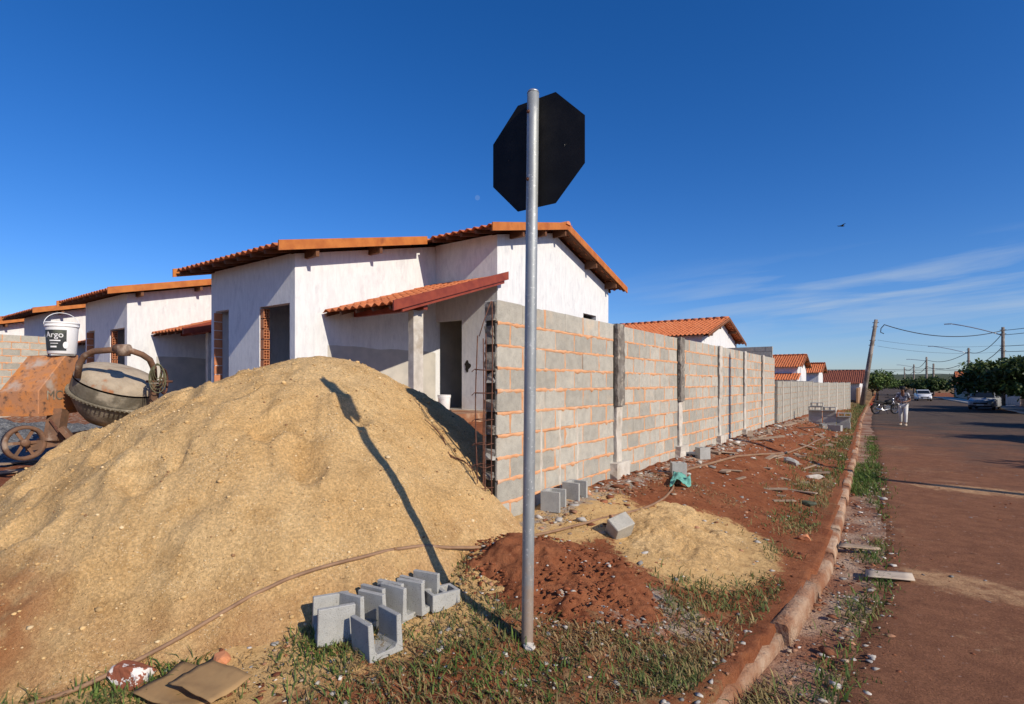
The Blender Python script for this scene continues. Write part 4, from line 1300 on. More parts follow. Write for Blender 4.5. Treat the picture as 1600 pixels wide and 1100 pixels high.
cb = sheet('cardboard_sheet', [g3(205, 1095), g3(285, 1043), g3(372, 1072), g3(300, 1128)], .03, 12, .03, M['card'], 'flattened brown cardboard sheet lying on the ground by the masonry lump', 'cardboard', 101, .006, .05)
cd = sheet('cardboard_flap', [g3(262, 1090), g3(330, 1056), g3(395, 1085), g3(330, 1125)], .085, 10, .03, M['card'], None, None, 103, .005, .03)
cd.parent = cb; cd['label'] = 'upper folded flap of the cardboard'
sheet('board', [g3(1352, 905, .01), g3(1352, 894, .01), g3(1425, 899, .005), g3(1430, 911, .005)], .014, 6, .006, M['cement_bag'], 'pale thin board lying flat over the gutter onto the road', 'board', 105, .008)
sheet('board', [g3(1308, 864, .05), g3(1312, 858, .05), g3(1374, 860, .01), g3(1376, 863, .01)], .014, 6, .006, M['wood_grey'], 'narrow grey strip of wood bridging the gutter', 'board', 107, .012)
sheet('cloth', [g3(1046, 764), g3(1052, 746), g3(1078, 750), g3(1080, 765)], .06, 14, .16, M['cloth_green'], 'crumpled green cloth dropped by the end of the hose', 'cloth', 109, .004)
for i, (a, b, c, d, lb) in enumerate(((0, 733, 52, 724, 'rough reddish plank lying at the mixer wheel'), (-10, 742, 45, 737, 'second rough plank lying next to the mixer wheel plank'))):
    p, q = Vector(g3(a, b, .05)), Vector(g3(c, d, .05)); tag(MB().beam(p, q, .12, .025).build('plank', M['wood_grey']), lb, 'plank')
for i, (px, py, L, a, lb) in enumerate(((1195, 690, .8, 30, 'pale plank offcut by the far end of the tall wall'), (1172, 683, .6, 100, 'short timber piece leaning in the rubble by the tall wall end'), (1225, 668, .9, 60, 'grey board thrown on the verge before the block stack'), (1255, 672, 1.1, -15, 'long splintered board in front of the block stack'))):
    x, y, z = g3(px, py, .06); v = Vector((math.cos(R(a)), math.sin(R(a)), .12)) * L / 2; c = Vector((x, y, z))
    tag(MB().beam(c - v, c + v, .12, .03).build('plank', M['wood_grey']), lb, 'plank')
chunk('roll', g3(1264, 790, .04), (.10, .05, .045), pmat('dark_green_plastic', (.05, .07, .04), (.08, .09, .06), 20, .7, .4, 60), 'small dark green crumpled plastic on the red verge', 'plastic', 31, (0, 0, .1))


# ------------------------------------------------------------------ rubble chips and grass
def scatter_chips(n, name):
    V, Fc, C = [], [], []
    ico = bmesh.new(); bmesh.ops.create_icosphere(ico, subdivisions=1, radius=1)
    iv = np.array([v.co for v in ico.verts]); fi = np.array([[v.index for v in f.verts] for f in ico.faces]); ico.free()
    pal = [(.30, .12, .06), (.34, .32, .29), (.22, .08, .04), (.46, .24, .14), (.40, .30, .21), (.16, .055, .03), (.50, .46, .40), (.60, .56, .50)]
    out = []
    while len(out) < n:
        m = RNG.random()
        if m < .30: x, y = RNG.uniform(-3.2, -.7), RNG.uniform(1.2, 3.6)
        elif m < .48: y = RNG.uniform(3.9, 18); x = WX + .05 + abs(RNG.normal(0, .28))
        elif m < .72: y = RNG.uniform(3, 22); x = RNG.uniform(-2.7, float(kerb_x(y)) - .15)
        elif m < .86: y = RNG.uniform(2.2, 14); x = float(kerb_x(y)) + RNG.uniform(.02, .5)
        else: y = RNG.uniform(2, 14); x = RNG.uniform(.0, 5)
        out.append((x, y, m))
    for _ in range(1500):
        a = RNG.uniform(0, 6.28); q = math.sqrt(RNG.random()) * 1.05; out.append((mx_ + .78 * q * math.cos(a), my_ + .62 * q * math.sin(a), -q))
    P_ = np.array(out)
    inside_ = kerb_d(P_[:, 0], P_[:, 1]) > .05
    Z = np.where(inside_, gz(P_[:, 0], P_[:, 1]), road_z(P_[:, 1]) + .018)
    for (x, y, m), z in zip(out, Z):
        if m < 0: z += .15 * max(0, 1 + m) - .01
        if heap_q(np.array([x]), np.array([y]))[0] < .98: continue
        s_ = min(.05, RNG.lognormal(-4.75, .6)) * (1.0 + .035 * y); s_ = min(s_, .020 if m < .30 else .05) * (.6 if m > .86 else 1) * (1.5 if .3 < m < .48 else 1)
        sc_ = np.array([s_ * RNG.uniform(.7, 1.6), s_ * RNG.uniform(.7, 1.4), s_ * RNG.uniform(.22, .6)])
        a = RNG.uniform(0, 6.28); rot = np.array([[math.cos(a), -math.sin(a), 0], [math.sin(a), math.cos(a), 0], [0, 0, 1]])
        v = (iv * RNG.uniform(.4, 1.25, (len(iv), 1)) * sc_) @ rot.T + (x, y, z + s_ * .15)
        b = len(V) * len(iv); V.append(v); Fc.append(fi + b)
        c = (np.array([.25, .082, .036]) if RNG.random() < .93 else np.array(pal[6])) if m < 0 else pal[min(int(RNG.random() ** 1.35 * len(pal)), 7)] if m < .86 else pal[int(RNG.integers(0, 3))]; c = np.array(c) * RNG.uniform(.6, 1.05)
        C.append(np.repeat([[*c, 1]], len(iv), 0))
    o = obj(name, np_mesh(name, np.concatenate(V), np.concatenate(Fc), M['chips'], False, np.concatenate(C)))
    return tag(o, 'scattered chips of mortar, brick and stone on the verge', 'rubble', kind='stuff')


scatter_chips(8500, 'rubble_chips')


def scraps(n):
    m = MB()
    for _ in range(n):
        y = RNG.uniform(7, 24); x = RNG.uniform(WX + .25, float(kerb_x(y)) - .4); z = gzs(x, y) + .012
        L = RNG.uniform(.10, .38); a = RNG.uniform(0, math.pi); v = Vector((math.cos(a), math.sin(a), RNG.uniform(-.12, .25))) * L / 2
        m.beam(Vector((x, y, z + abs(v.z))) - v, Vector((x, y, z + abs(v.z))) + v, RNG.uniform(.03, .10), RNG.uniform(.012, .03))
    tag(m.build('wood_scraps', M['wood_grey']), 'splintered wood scraps strewn over the red verge', 'wood', kind='stuff')


scraps(55)


def clods(n):
    ico = bmesh.new(); bmesh.ops.create_icosphere(ico, subdivisions=1, radius=1)
    iv = np.array([v.co for v in ico.verts]); fi = np.array([[v.index for v in f.verts] for f in ico.faces]); ico.free()
    V, Fc, C = [], [], []
    th = RNG.uniform(-math.pi, math.pi, n); q = np.sqrt(RNG.uniform(0.01, 1.05, n))
    x = HPX + np.cos(th) * q * np.interp(th, TH, HR); y = HPY + np.sin(th) * q * np.interp(th, TH, HR)
    z = sand_surface(x, y)[0]
    for i in range(n):
        if x[i] > -2.95 and y[i] > 3.7: continue
        s_ = min(.03, RNG.lognormal(-5.35, .55))
        v = iv * RNG.uniform(.6, 1.2, (len(iv), 1)) * s_ * np.array([1, 1, .7]) + (x[i], y[i], z[i] + s_ * .2)
        Fc.append(fi + len(V) * len(iv)); V.append(v)
        c = np.array([(.60, .41, .19), (.50, .33, .15), (.68, .52, .30), (.28, .16, .08)][int(RNG.choice(4, p=[.4, .32, .2, .08]))]) * RNG.uniform(.8, 1.1)
        C.append(np.repeat([[*c, 1]], len(iv), 0))
    o = obj('sand_grains', np_mesh('sand_grains', np.concatenate(V), np.concatenate(Fc), M['chips'], False, np.concatenate(C)))
    tag(o, 'coarse grains and clods lying on the sand heap', 'sand', kind='stuff')


clods(12000)


def make_grass():
    pts = []

    def patch(n, fx, fy, seed, thr, hgt, tone):
        x, y = fx(n), fy(n)
        keep = (fbm(x * 2.1, y * 2.1, seed, 3) + .5 + RNG.uniform(-.12, .12, n)) > thr
        for a, b in zip(x[keep], y[keep]): pts.append((a, b, hgt, tone))
    U = RNG.uniform
    # foreground verge by the pole
    patch(9500, lambda n: U(-3.3, -.72, n), lambda n: U(1.25, 3.35, n), 201, .53, .038, 0)
    patch(4600, lambda n: U(-2.3, -.75, n), lambda n: U(1.7, 3.0, n), 203, .47, .034, 1)
    patch(11000, lambda n: U(-3.3, -.72, n), lambda n: U(1.25, 3.4, n), 215, .53, .020, 1)
    patch(5000, lambda n: U(-2.6, -.75, n), lambda n: U(3.2, 7, n), 217, .54, .022, 1)
    # inner side of the kerb
    yk = lambda lo, hi: (lambda n: U(lo, hi, n))
    for (lo, hi, n, thr, h) in ((2.6, 7, 4200, .52, .036), (7, 20, 6000, .50, .06), (20, 58, 5000, .38, .12)):
        yv = U(lo, hi, n); xv = kerb_x(yv) - .17 - np.abs(RNG.normal(0, .26 if lo < 7 else .40, n))
        patch(n, lambda k, a=xv: a, lambda k, a=yv: a, 205, thr, h, 0)
    # gutter and asphalt edge
    for (lo, hi, n, thr) in ((2.4, 9, 3000, .57), (9, 22, 3600, .53)):
        yv = U(lo, hi, n); xv = kerb_x(yv) + .32 + RNG.normal(0, .085, n)
        patch(n, lambda k, a=xv: a, lambda k, a=yv: a, 207, thr, .050, 2)
    # bright tufts along the middle distance and the left foot of the sand
    yv = U(9.5, 13.5, 3000); xv = kerb_x(yv) + .12 + RNG.normal(0, .16, 3000); patch(3000, lambda k: xv, lambda k: yv, 209, .34, .085, 2)
    for (cx, cy, n, s_) in [(*G(70, 1050), 400, .16), (*G(150, 1052), 500, .14), (*G(270, 1035), 350, .10), (*G(20, 1010), 160, .10), (*G(510, 1003), 520, .12), (*G(190, 1092), 350, .12), (*G(1100, 1085), 1500, .22), (*G(1150, 1075), 700, .16), (*G(800, 1055), 900, .30), (*G(650, 1060), 800, .3), (*G(1110, 930), 420, .16), (*G(1060, 950), 350, .14)]:
        a, b = RNG.normal(cx, s_, n), RNG.normal(cy, s_, n)
        for u, v in zip(a, b): pts.append((u, v, .046, 2 if cx < -3 or cy < 2.6 else 0))
    P_ = np.array(pts); x, y, hgt, tone = P_.T
    d = kerb_d(x, y); z = np.where(d > .05, gz(x, y), road_z(y) + .01)
    ok = ~((heap_q(x, y) < .97)) & ((d > .14) | (d < -.02)) & (np.hypot(x - spx, y - spy) > .04)
    # thin out the red mound and the small sand heap
    ok &= (((x - mx_) / .75) ** 2 + ((y - my_) / .55) ** 2 > RNG.uniform(.7, 1.1, len(x))) & (((x - SPX) / .6) ** 2 + ((y - SPY) / .9) ** 2 > RNG.uniform(.6, 1.2, len(x)))
    x, y, hgt, tone, z = x[ok], y[ok], hgt[ok], tone[ok], z[ok]; n = len(x)
    a = U(0, 2 * math.pi, n); h = hgt * np.clip(RNG.lognormal(0, .40, n), .35, 2.4); lean = U(.25, 1.5, n) * h; w = U(.0022, .0048, n) * (1 + .03 * y * 2)
    dx, dy = np.cos(a), np.sin(a)
    V = np.empty((n, 5, 3))
    for i, (t, ww) in enumerate(((0, 1), (0, -1), (.55, .8), (.55, -.8), (1, 0))):
        V[:, i, 0] = x + dx * lean * t * t - dy * w * ww; V[:, i, 1] = y + dy * lean * t * t + dx * w * ww; V[:, i, 2] = z - .004 + h * (t - .25 * t * t * np.minimum(lean / h, 1.2))
    b = np.arange(n)[:, None] * 5
    Fc = np.concatenate([b + np.array([[0, 1, 3]]), b + np.array([[0, 3, 2]]), b + np.array([[2, 3, 4]])])
    pal = np.array([(.135, .17, .050), (.17, .20, .065), (.10, .135, .045), (.36, .27, .12), (.26, .20, .085)])
    pg = np.array([(.10, .17, .03), (.14, .20, .045), (.08, .14, .035), (.13, .16, .05), (.22, .19, .07)])
    dry = fbm(x * 1.3, y * 1.3, 211, 3) + RNG.uniform(-.25, .25, n)
    idx = np.where(dry > .08, 3 + (RNG.random(n) > .5), RNG.integers(0, 3, n)).astype(int)
    C = np.where((tone == 2)[:, None], pg[np.minimum(idx, 4)], pal[idx])
    C = np.where((tone == 1)[:, None], np.array([.31, .215, .105]), C) * U(.75, 1.2, (n, 1))
    C4 = np.concatenate([np.repeat(C, 5, 0), np.ones((n * 5, 1))], 1)
    o = obj('grass', np_mesh('grass', V.reshape(-1, 3), Fc, M['grass'], False, C4))
    tag(o, 'patchy short grass and weeds on the verge and in the gutter', 'grass', kind='stuff')


make_grass()


# ------------------------------------------------------------------ concrete mixer and buckets
def text_mesh(body, size, mat, ext=.0006):
    cu = bpy.data.curves.new('print', 'FONT'); cu.body = body; cu.size = size; cu.extrude = ext; cu.align_x = 'CENTER'; cu.align_y = 'CENTER'
    t = bpy.data.objects.new('tmp_text', cu); COL.objects.link(t)
    dg = bpy.context.evaluated_depsgraph_get(); me = bpy.data.meshes.new_from_object(t.evaluated_get(dg))
    bpy.data.objects.remove(t); me.materials.clear(); me.materials.append(mat); return me


mxk = 6.9
mxx, mxy = ray(128, mxk); mxz = gzs(mxx, mxy)
mixer = tag(empty('concrete_mixer', (mxx, mxy, mxz)), 'rusty tilting concrete mixer standing behind the sand heap', 'concrete mixer')
FW = Vector((-math.sin(YAW), math.cos(YAW), 0))
fwd_m = Vector((*ray(128, 1.0), 0)).normalized(); rt_m = Vector((fwd_m.y, -fwd_m.x, 0))


def mp(px, py, dk=0.0):
    """place on the mixer, dk metres further from the viewer than its middle plane"""
    k = mxk + dk; x, y = ray(px, k); return Vector((x, y, CAM_Z + (HYP - py) * k / FPX))


def mb_part(mb, name, mat, par=None, bev=0.0): return rel(mb.build(name, mat, par or mixer, bev), mixer) if par is None else mb.build(name, mat, par, bev)


# motor cover: sloped lid, front and cheek, extruded towards the left and back
ck = [mp(60, 648, -.25), mp(120, 642, .34), mp(123, 555, .36), mp(102, 556, .13), mp(60, 611, -.25)]
ev = (-fwd_m * 0.12 - rt_m * .62)
ev = Vector((-.40, -.285, 0.0))
mb_part(MB().prism(ck, ev), 'motor_cover', M['rust'], None, .008)
mb_part(MB().prism([p + Vector((.012, .002, 0)) for p in (ck[0] + Vector((0, 0, -.02)), ck[1] + Vector((0, 0, -.02)), ck[1] + Vector((0, 0, .01)), ck[0] + Vector((0, 0, .01)))], ev * 1.02), 'cover_rim', M['rust'], None)
tm = text_mesh('MC', .17, M['drum_dark'], .001)
cd_ = (ck[1] - ck[0]); cd_.z = 0; cd_.normalize(); nn_ = Vector((cd_.y, -cd_.x, 0))
if nn_.dot(-fwd_m) < 0: nn_ = -nn_
to = obj('painted_letters', tm, mixer); cpos = mp(86, 618, -.02) + nn_ * .012
mat4 = Matrix((cd_, Vector((0, 0, 1)), cd_.cross(Vector((0, 0, 1))))).transposed().to_4x4(); mat4.translation = cpos
to.matrix_world = mat4; to.matrix_parent_inverse = Matrix.Translation(-mixer.location)
# project the letters onto the cheek plane
pn = (ck[1] - ck[0]).cross(ck[2] - ck[1]).normalized()
if pn.dot(-fwd_m) < 0: pn = -pn
to.location = cpos + pn * ((ck[0] - cpos).dot(pn) + .006) * (1 / 1.0)
# drum
dc = mp(184, 600, .36); dr = 57 * (mxk + .3) / FPX
tilt = Matrix.Rotation(R(14), 3, Vector(fwd_m)) @ Matrix.Rotation(R(19), 3, Vector(rt_m)) @ Matrix.Diagonal((1, 1, .88))
prof = [(0, .34), (.25, .335), (.55, .30), (.80, .22), (.93, .12), (.985, .03), (1.0, -.05)]
mb_part(MB().lathe([(a * dr, b * dr * 1.15 + .06) for a, b in prof], 40, tilt, dc), 'drum_bowl', M['drum'])
mb_part(MB().lathe([(dr * 1.0, .005), (dr * 1.0, -.16), (dr * .985, -.19)], 40, tilt, dc), 'drum_band', M['drum_dark'])
gear = MB(); gear.lathe([(dr * .97, -.195), (dr * 1.035, -.20), (dr * 1.035, -.225), (dr * .97, -.23)], 40, tilt, dc)
for i in range(64):
    a = 2 * math.pi * i / 64; p = dc + tilt @ Vector((dr * 1.045 * math.cos(a), dr * 1.045 * math.sin(a), -.212)); gear.obox(p, (.022, .018, .028), tilt @ Matrix.Rotation(a, 3, 'Z'))
mb_part(gear, 'gear_ring', M['drum_dark'])
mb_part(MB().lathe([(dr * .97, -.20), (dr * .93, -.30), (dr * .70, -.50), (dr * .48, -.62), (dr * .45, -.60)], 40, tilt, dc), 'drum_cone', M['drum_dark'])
# yoke pipe over the drum
yk_ = [mp(121, 590, -.15), mp(124, 568, -.18), mp(132, 556, -.2), mp(146, 549, -.22), mp(170, 547, -.22), mp(190, 547, -.2), mp(208, 549, -.15), mp(222, 554, -.1), mp(234, 562, 0), mp(240, 575, .1), mp(241, 592, .2)]
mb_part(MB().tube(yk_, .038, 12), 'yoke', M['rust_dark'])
mb_part(MB().tube([mp(193, 540, -.2), mp(193, 556, -.2)], .075, 10).tube([mp(180, 545, -.2), mp(202, 545, -.2)], .058, 10), 'yoke_clamp', M['rust_dark'])
# hand wheel on the right with its post
hwc = mp(256, 596, .25); hr = .165
tor = []
for i in range(29):
    a = 2 * math.pi * i / 28; tor.append(hwc + (rt_m * .35 + fwd_m * .94).normalized() * hr * math.cos(a) + Vector((0, 0, hr * math.sin(a))))
mb_part(MB().tube(tor, .012, 6, False).tube([hwc - rt_m * .2, hwc + rt_m * .1], .016, 6), 'hand_wheel', M['rust_bar'])
for i in range(3):
    a = R(30 + 60 * i); v = (rt_m * .35 + fwd_m * .94).normalized() * hr * math.cos(a) + Vector((0, 0, hr * math.sin(a)))
    mb_part(MB().tube([hwc - v, hwc + v], .008, 6), 'spoke', M['rust_bar'])
mb_part(MB().beam(mp(238, 645, .25), mp(243, 600, .2), .09, .05), 'stand', M['rust_dark'])
# chassis
zb_ = mxz
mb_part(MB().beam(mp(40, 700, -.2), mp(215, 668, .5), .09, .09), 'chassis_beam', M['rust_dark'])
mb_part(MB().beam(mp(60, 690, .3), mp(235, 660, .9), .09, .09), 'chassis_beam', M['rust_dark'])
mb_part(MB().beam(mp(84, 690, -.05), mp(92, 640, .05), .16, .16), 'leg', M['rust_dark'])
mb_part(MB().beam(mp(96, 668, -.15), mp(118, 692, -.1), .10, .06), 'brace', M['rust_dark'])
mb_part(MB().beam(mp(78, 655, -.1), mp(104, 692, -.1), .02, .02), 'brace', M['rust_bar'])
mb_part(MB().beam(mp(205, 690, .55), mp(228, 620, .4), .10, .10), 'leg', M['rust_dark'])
for (px, py, dk) in ((38, 692, -.28), (200, 672, .85)):
    wc = mp(px, py, dk); wr = .215; wc.z = max(wc.z, gzs(wc.x, wc.y) + wr)
    axw = (-fwd_m + rt_m * .45).normalized(); u_ = Vector((0, 0, 1)); w_ = axw.cross(u_)
    m3 = Matrix((w_, u_, axw)).transposed()
    wheel = rel(MB().lathe([(wr * .80, -.04), (wr, -.045), (wr, .045), (wr * .80, .04), (wr * .80, -.04)], 26, m3, wc).build('wheel', M['rust_dark'], mixer), mixer)
    hub = MB().lathe([(0, -.05), (.045, -.05), (.045, .06), (0, .06)], 12, m3, wc)
    for i in range(6):
        a = math.pi * 2 * i / 6; hub.beam(wc, wc + (w_ * math.cos(a) + u_ * math.sin(a)) * wr * .84, .035, .012, axw)
    hub.build('spokes', M['rust_dark'], wheel).matrix_parent_inverse = wheel.matrix_parent_inverse.copy() if False else Matrix.Identity(4)
    wheel.children[0].matrix_parent_inverse = Matrix.Identity(4)
# wire loops hung on the yoke end
wires = MB()
for i in range(5):
    c = mp(246, 580 + 3 * i, .0); q = [c + rt_m * (.07 + .02 * i) * math.cos(a) * .6 + Vector((0, 0, (.10 + .02 * i) * math.sin(a))) + fwd_m * .05 * math.cos(a + i) for a in np.linspace(0, 2 * math.pi, 18)]
    wires.tube(q, .006, 5, False)
mb_part(wires, 'tie_wire', pmat('old_wire', (.16, .16, .08), (.10, .09, .05), 20, .8, 0))


def bucket(px, py, k, h, r0, r1, label, printed, handle_up, z=None):
    x, y = ray(px, k); zb = z if z is not None else CAM_Z + (HYP - py) * k / FPX
    root = tag(empty('bucket', (x, y, zb)), label, 'bucket')
    n = 36
    MB().lathe([(0, 0), (r0 * .96, 0), (r0, .008), (r1, h), (r1 * 1.0, h + .001), (r1 * .96, h - .004), (r0 * .95, .02), (0, .02)], n).build('body', M['white_paint'], root)
    MB().lathe([(r1 * 1.0, h - .055), (r1 * 1.05, h - .05), (r1 * 1.05, h - .038), (r1 * 1.01, h - .036), (r1 * 1.02, h - .012), (r1 * 1.06, h - .008), (r1 * 1.06, h + .008), (r1 * .97, h + .009), (r1 * .95, h - .01)], n).build('rim', M['white_paint'], root)
    va = math.atan2(-y, -x)                               # towards the viewer
    at_ = lambda ang, zz, e=.0015: Vector(((r0 + (r1 - r0) * zz / h + e) * math.cos(ang), (r0 + (r1 - r0) * zz / h + e) * math.sin(ang), zz))
    if printed:
        vs, fs = [], []; N = 20; a0, a1 = va - 1.55, va + .28
        for i in range(N + 1):
            a = a0 + (a1 - a0) * i / N
            for j in range(7):
                zz = h * (.10 + .66 * j / 6); vs.append(at_(a, zz))
            if i: fs += [((i - 1) * 7 + j, i * 7 + j, i * 7 + j + 1, (i - 1) * 7 + j + 1) for j in range(6)]
        MB().add(vs, fs, True).build('label_print', pmat('dark_print', (.025, .028, .03), (.05, .055, .05), 9, .5, 0, c3=(.10, .11, .08), s3=9), root)
        disc = [(va + .22 + .17 * math.cos(t), h * .28 + .045 * math.sin(t)) for t in np.linspace(0, 2 * math.pi, 20)[:-1]]
        MB().add([at_(a, zz, .004) for a, zz in disc], [tuple(range(19))]).build('label_spot', M['white_paint'], root)
        me = text_mesh('Argo', h * .26, M['white_paint'])
        for v in me.vertices:
            a = va - .52 + v.co.x / r1; v.co = at_(a, h * .60 + v.co.y, .003 + v.co.z)
        obj('printed_word', me, root)
        for (zz, a0_, a1_, hh) in ((.40, -.85, -.10, .016), (.32, -.80, -.25, .008), (.20, -.80, -.35, .02)):
            vs = []; fs = []
            for q in range(9):
                g_ = va + a0_ + (a1_ - a0_) * q / 8; vs += [at_(g_, h * zz, .003), at_(g_, h * zz + hh, .003)]
                if q: fs.append((2 * q - 2, 2 * q, 2 * q + 1, 2 * q - 1))
            MB().add(vs, fs).build('print_line', M['white_paint'], root)
    hp_ = []
    for i in range(21):
        t = math.pi * i / 20; s_ = math.cos(t)
        e = Vector((math.cos(va + math.pi / 2 + .25), math.sin(va + math.pi / 2 + .25), 0)) * r1 * 1.07 * s_
        if handle_up: e += Vector((0, 0, h - .03 + r1 * .95 * math.sin(t)))
        else: e += Vector((math.cos(va) * r1 * 1.02 * math.sin(t), math.sin(va) * r1 * 1.02 * math.sin(t), h - .03 - .05 * math.sin(t)))
        hp_.append(e)
    MB().tube(hp_, .0045, 6).build('handle', M['white_paint'], root)
    return root


bk = mxk - .18
b1 = bucket(97, 555, bk + .38, 51 * bk / FPX, 19 * bk / FPX, 22 * bk / FPX, 'white bucket with black printed label standing on the concrete mixer', True, True)
bucket(694, 640, 12.15, .33, .125, .145, 'small white bucket standing on the porch floor by the door', False, False, 1.035)
b1.location.z = max(v.z for v in ck) + .004


# ------------------------------------------------------------------ trees
def tree(name, x, y, zb, th, crx, crz, label, n, seed, dark=1.0, group=None, leaf=.13, pal=None):
    rng = np.random.default_rng(seed)
    root = tag(empty(name, (x, y, zb)), label, 'tree', group)
    t = MB(); cz = th + crz * .75
    t.tube([(0, 0, -.1), (.04, .02, th * .5), (.0, .05, th)], [.16, .13, .11], 9)
    for i in range(7):
        a = 2 * math.pi * i / 7 + rng.uniform(-.3, .3); e = Vector((math.cos(a) * crx * .6, math.sin(a) * crx * .6, cz + rng.uniform(-.3, .5) * crz))
        t.tube([(0, .03, th * .85), (e.x * .45, e.y * .45, th + (e.z - th) * .5), e], [.08, .05, .02], 6)
    t.build('trunk', M['bark'], root)
    # clumps of leaves on an uneven shell and inside
    nc = 170
    u = rng.normal(size=(nc, 3)); u /= np.linalg.norm(u, axis=1)[:, None]
    u[:, 2] = np.where(u[:, 2] < -.35, -u[:, 2] * .6, u[:, 2])
    rad_ = rng.uniform(.25, .98, nc)[:, None] ** .6
    C = u * rad_ * np.array([crx, crx, crz]) * (1 + .22 * rng.normal(size=(nc, 1)).clip(-1, 1)) + (0, 0, cz)
    ci = rng.integers(0, nc, n)
    P_ = C[ci] + rng.normal(size=(n, 3)) * np.array([crx, crx, crz]) * .12
    d1 = rng.normal(size=(n, 3)); d1 /= np.linalg.norm(d1, axis=1)[:, None]
    d2 = np.cross(d1, rng.normal(size=(n, 3))); d2 /= np.linalg.norm(d2, axis=1)[:, None]
    s_ = leaf * rng.uniform(.6, 1.3, (n, 1))
    V = np.stack([P_ - d1 * s_, P_ + d2 * s_ * .5, P_ + d1 * s_, P_ - d2 * s_ * .5], 1).reshape(-1, 3)
    Fc = np.arange(n * 4).reshape(-1, 4)
    pl = np.array(pal or [(.060, .100, .022), (.085, .130, .030), (.045, .075, .020), (.11, .145, .040)]) * dark
    cc_ = pl[rng.integers(0, len(pl), nc)][ci] * rng.uniform(.75, 1.25, (n, 1))
    obj('crown', np_mesh('crown', V, Fc, M['leaf'], False, np.concatenate([np.repeat(cc_, 4, 0), np.ones((n * 4, 1))], 1)), root)
    return root


def gr(x, y): return float(road_z(y))


tree('round_tree', 8.1, 51.0, gr(0, 51) + .1, .75, 3.5, 1.75, 'big dense round-crowned tree shading the parked car', 30000, 1, .8, leaf=.19)
tree('round_tree', 9.9, 61.0, gr(0, 61) + .1, .9, 3.4, 1.6, 'round tree just behind the big one across the street', 12000, 2, .75, leaf=.22)
tree('street_tree', -1.5, 88.0, gr(0, 88) + .1, 1.3, 2.1, 1.35, 'bright green street tree beyond the leaning pole', 7000, 3, 1.35, leaf=.16)
GT = 'dark trees far along the street'
for i, (x, y, w, h) in enumerate(((2.6, 150, 3.2, 1.6), (6.0, 128, 2.6, 1.5), (6.5, 145, 3.2, 1.7), (-3.0, 130, 3.0, 1.6), (5.5, 112, 2.2, 1.3))):
    tree('street_tree', x, y, gr(0, y) + .05, 1.0, w, h, 'dark dense tree far along the street, one of a row', 3500, 10 + i, .75, GT, .26)
# trees and a pole across the street, out of frame, whose shadows lie on the road
tree('round_tree', 9.0, 22.6, gr(0, 22) + .1, 1.5, 1.9, 1.3, 'round street tree across the road whose shadow reaches the lane', 7000, 21, .9)
tree('round_tree', 9.6, 31.4, gr(0, 31) + .1, 1.5, 2.0, 1.3, 'second round street tree across the road, further along', 7000, 22, .9)
tree('slender_tree', 8.6, 14.9, gr(0, 15) + .1, 2.0, 1.2, 1.0, 'slender street tree across the road with a sparse crown', 1300, 23, .9)


# ------------------------------------------------------------------ poles and cables
def pole(name, x, y, h, label, lean=(0, 0), arm=None, r=.12, cross=True, group=None, mat='pole_wood'):
    z = gr(0, y) + .05; root = tag(empty(name, (x, y, z)), label, 'pole', group)
    MB().tube([(lean[0] * t, lean[1] * t, -.3 + (h + .3) * t) for t in (0, .5, 1)], [r * 1.25, r, r * .75], 12).build('shaft', M[mat], root)
    tp = Vector((lean[0], lean[1], h))
    if cross:
        for dz in (-.25, -.6, -1.7, -2.1):
            t = 1 + dz / h; MB().beam((lean[0] * t - .22, lean[1] * t, h + dz), (lean[0] * t + .22, lean[1] * t, h + dz), .06, .05).build('insulator_bracket', M['rust_bar'], root)
    if arm:
        a = MB(); L, rise = arm; pts = [Vector((lean[0], lean[1], h - .75)) + Vector((-L * t, -.1 * t, rise * (t - .25 * t * t) * 1.25)) for t in (0, .2, .4, .6, .8, 1)]
        a.tube(pts, .045, 7).build('lamp_arm', M['steel'], root)
        e = pts[-1]; MB().obox(e + Vector((-.25, 0, 0)), (.55, .2, .09)).build('lamp_head', M['steel'], root)
    return Vector((x + lean[0], y + lean[1], z + h))


lp = pole('utility_pole', -2.05, 53.7, 7.3, 'leaning utility pole standing on the verge by the motorcycle', (1.05, -.1), None, .17)
px_list = []
GP = 'utility poles along the far side of the street'
r1 = pole('utility_pole', 8.2, 64.6, 7.15, 'utility pole with a long lamp arm rising behind the big round tree', (0, 0), (3.6, 1.35), .15)
r2 = pole('utility_pole', 8.5, 94, 7.1, 'second lamp-arm pole along the street, half behind the tree', (0, 0), (3.8, 1.2), .15)
r3 = pole('utility_pole', 5.2, 121, 7.3, 'pole with cross arm standing clear over the far roofs', (0, 0), (2.4, .4), .17)
r4 = pole('utility_pole', 7.3, 143, 6.8, 'dark pole behind the clear pole with a bundle of cable', (0, 0), None, .20)
r5 = pole('utility_pole', 4.7, 168, 7.4, 'slim far pole with a faint lamp arm', (0, 0), (3, .7), .18, group=None)
r6 = pole('utility_pole', 3.4, 205, 7.6, 'thin farthest pole over the dark trees of the street', (0, 0), None, .18)
pole('utility_pole', 6.9, 10.3, 8.3, 'pole across the road whose straight shadow crosses lane and wall', (0, 0), None, .11)


def cable(a, b, sag, r, label, n=24, hook=False, group='overhead cables'):
    a, b = Vector(a), Vector(b); pts = [a.lerp(b, i / n) - Vector((0, 0, sag * 4 * (i / n) * (1 - i / n))) for i in range(n + 1)]
    if hook: pts = [a + Vector((-.02, 0, -.75)), a + Vector((-.25, 0, -.62)), a + Vector((-.22, 0, -.30)), a + Vector((-.05, 0, -.08))] + pts
    tag(MB().tube(pts, r, 5).build('cable', M['wire']), label, 'cable', group)


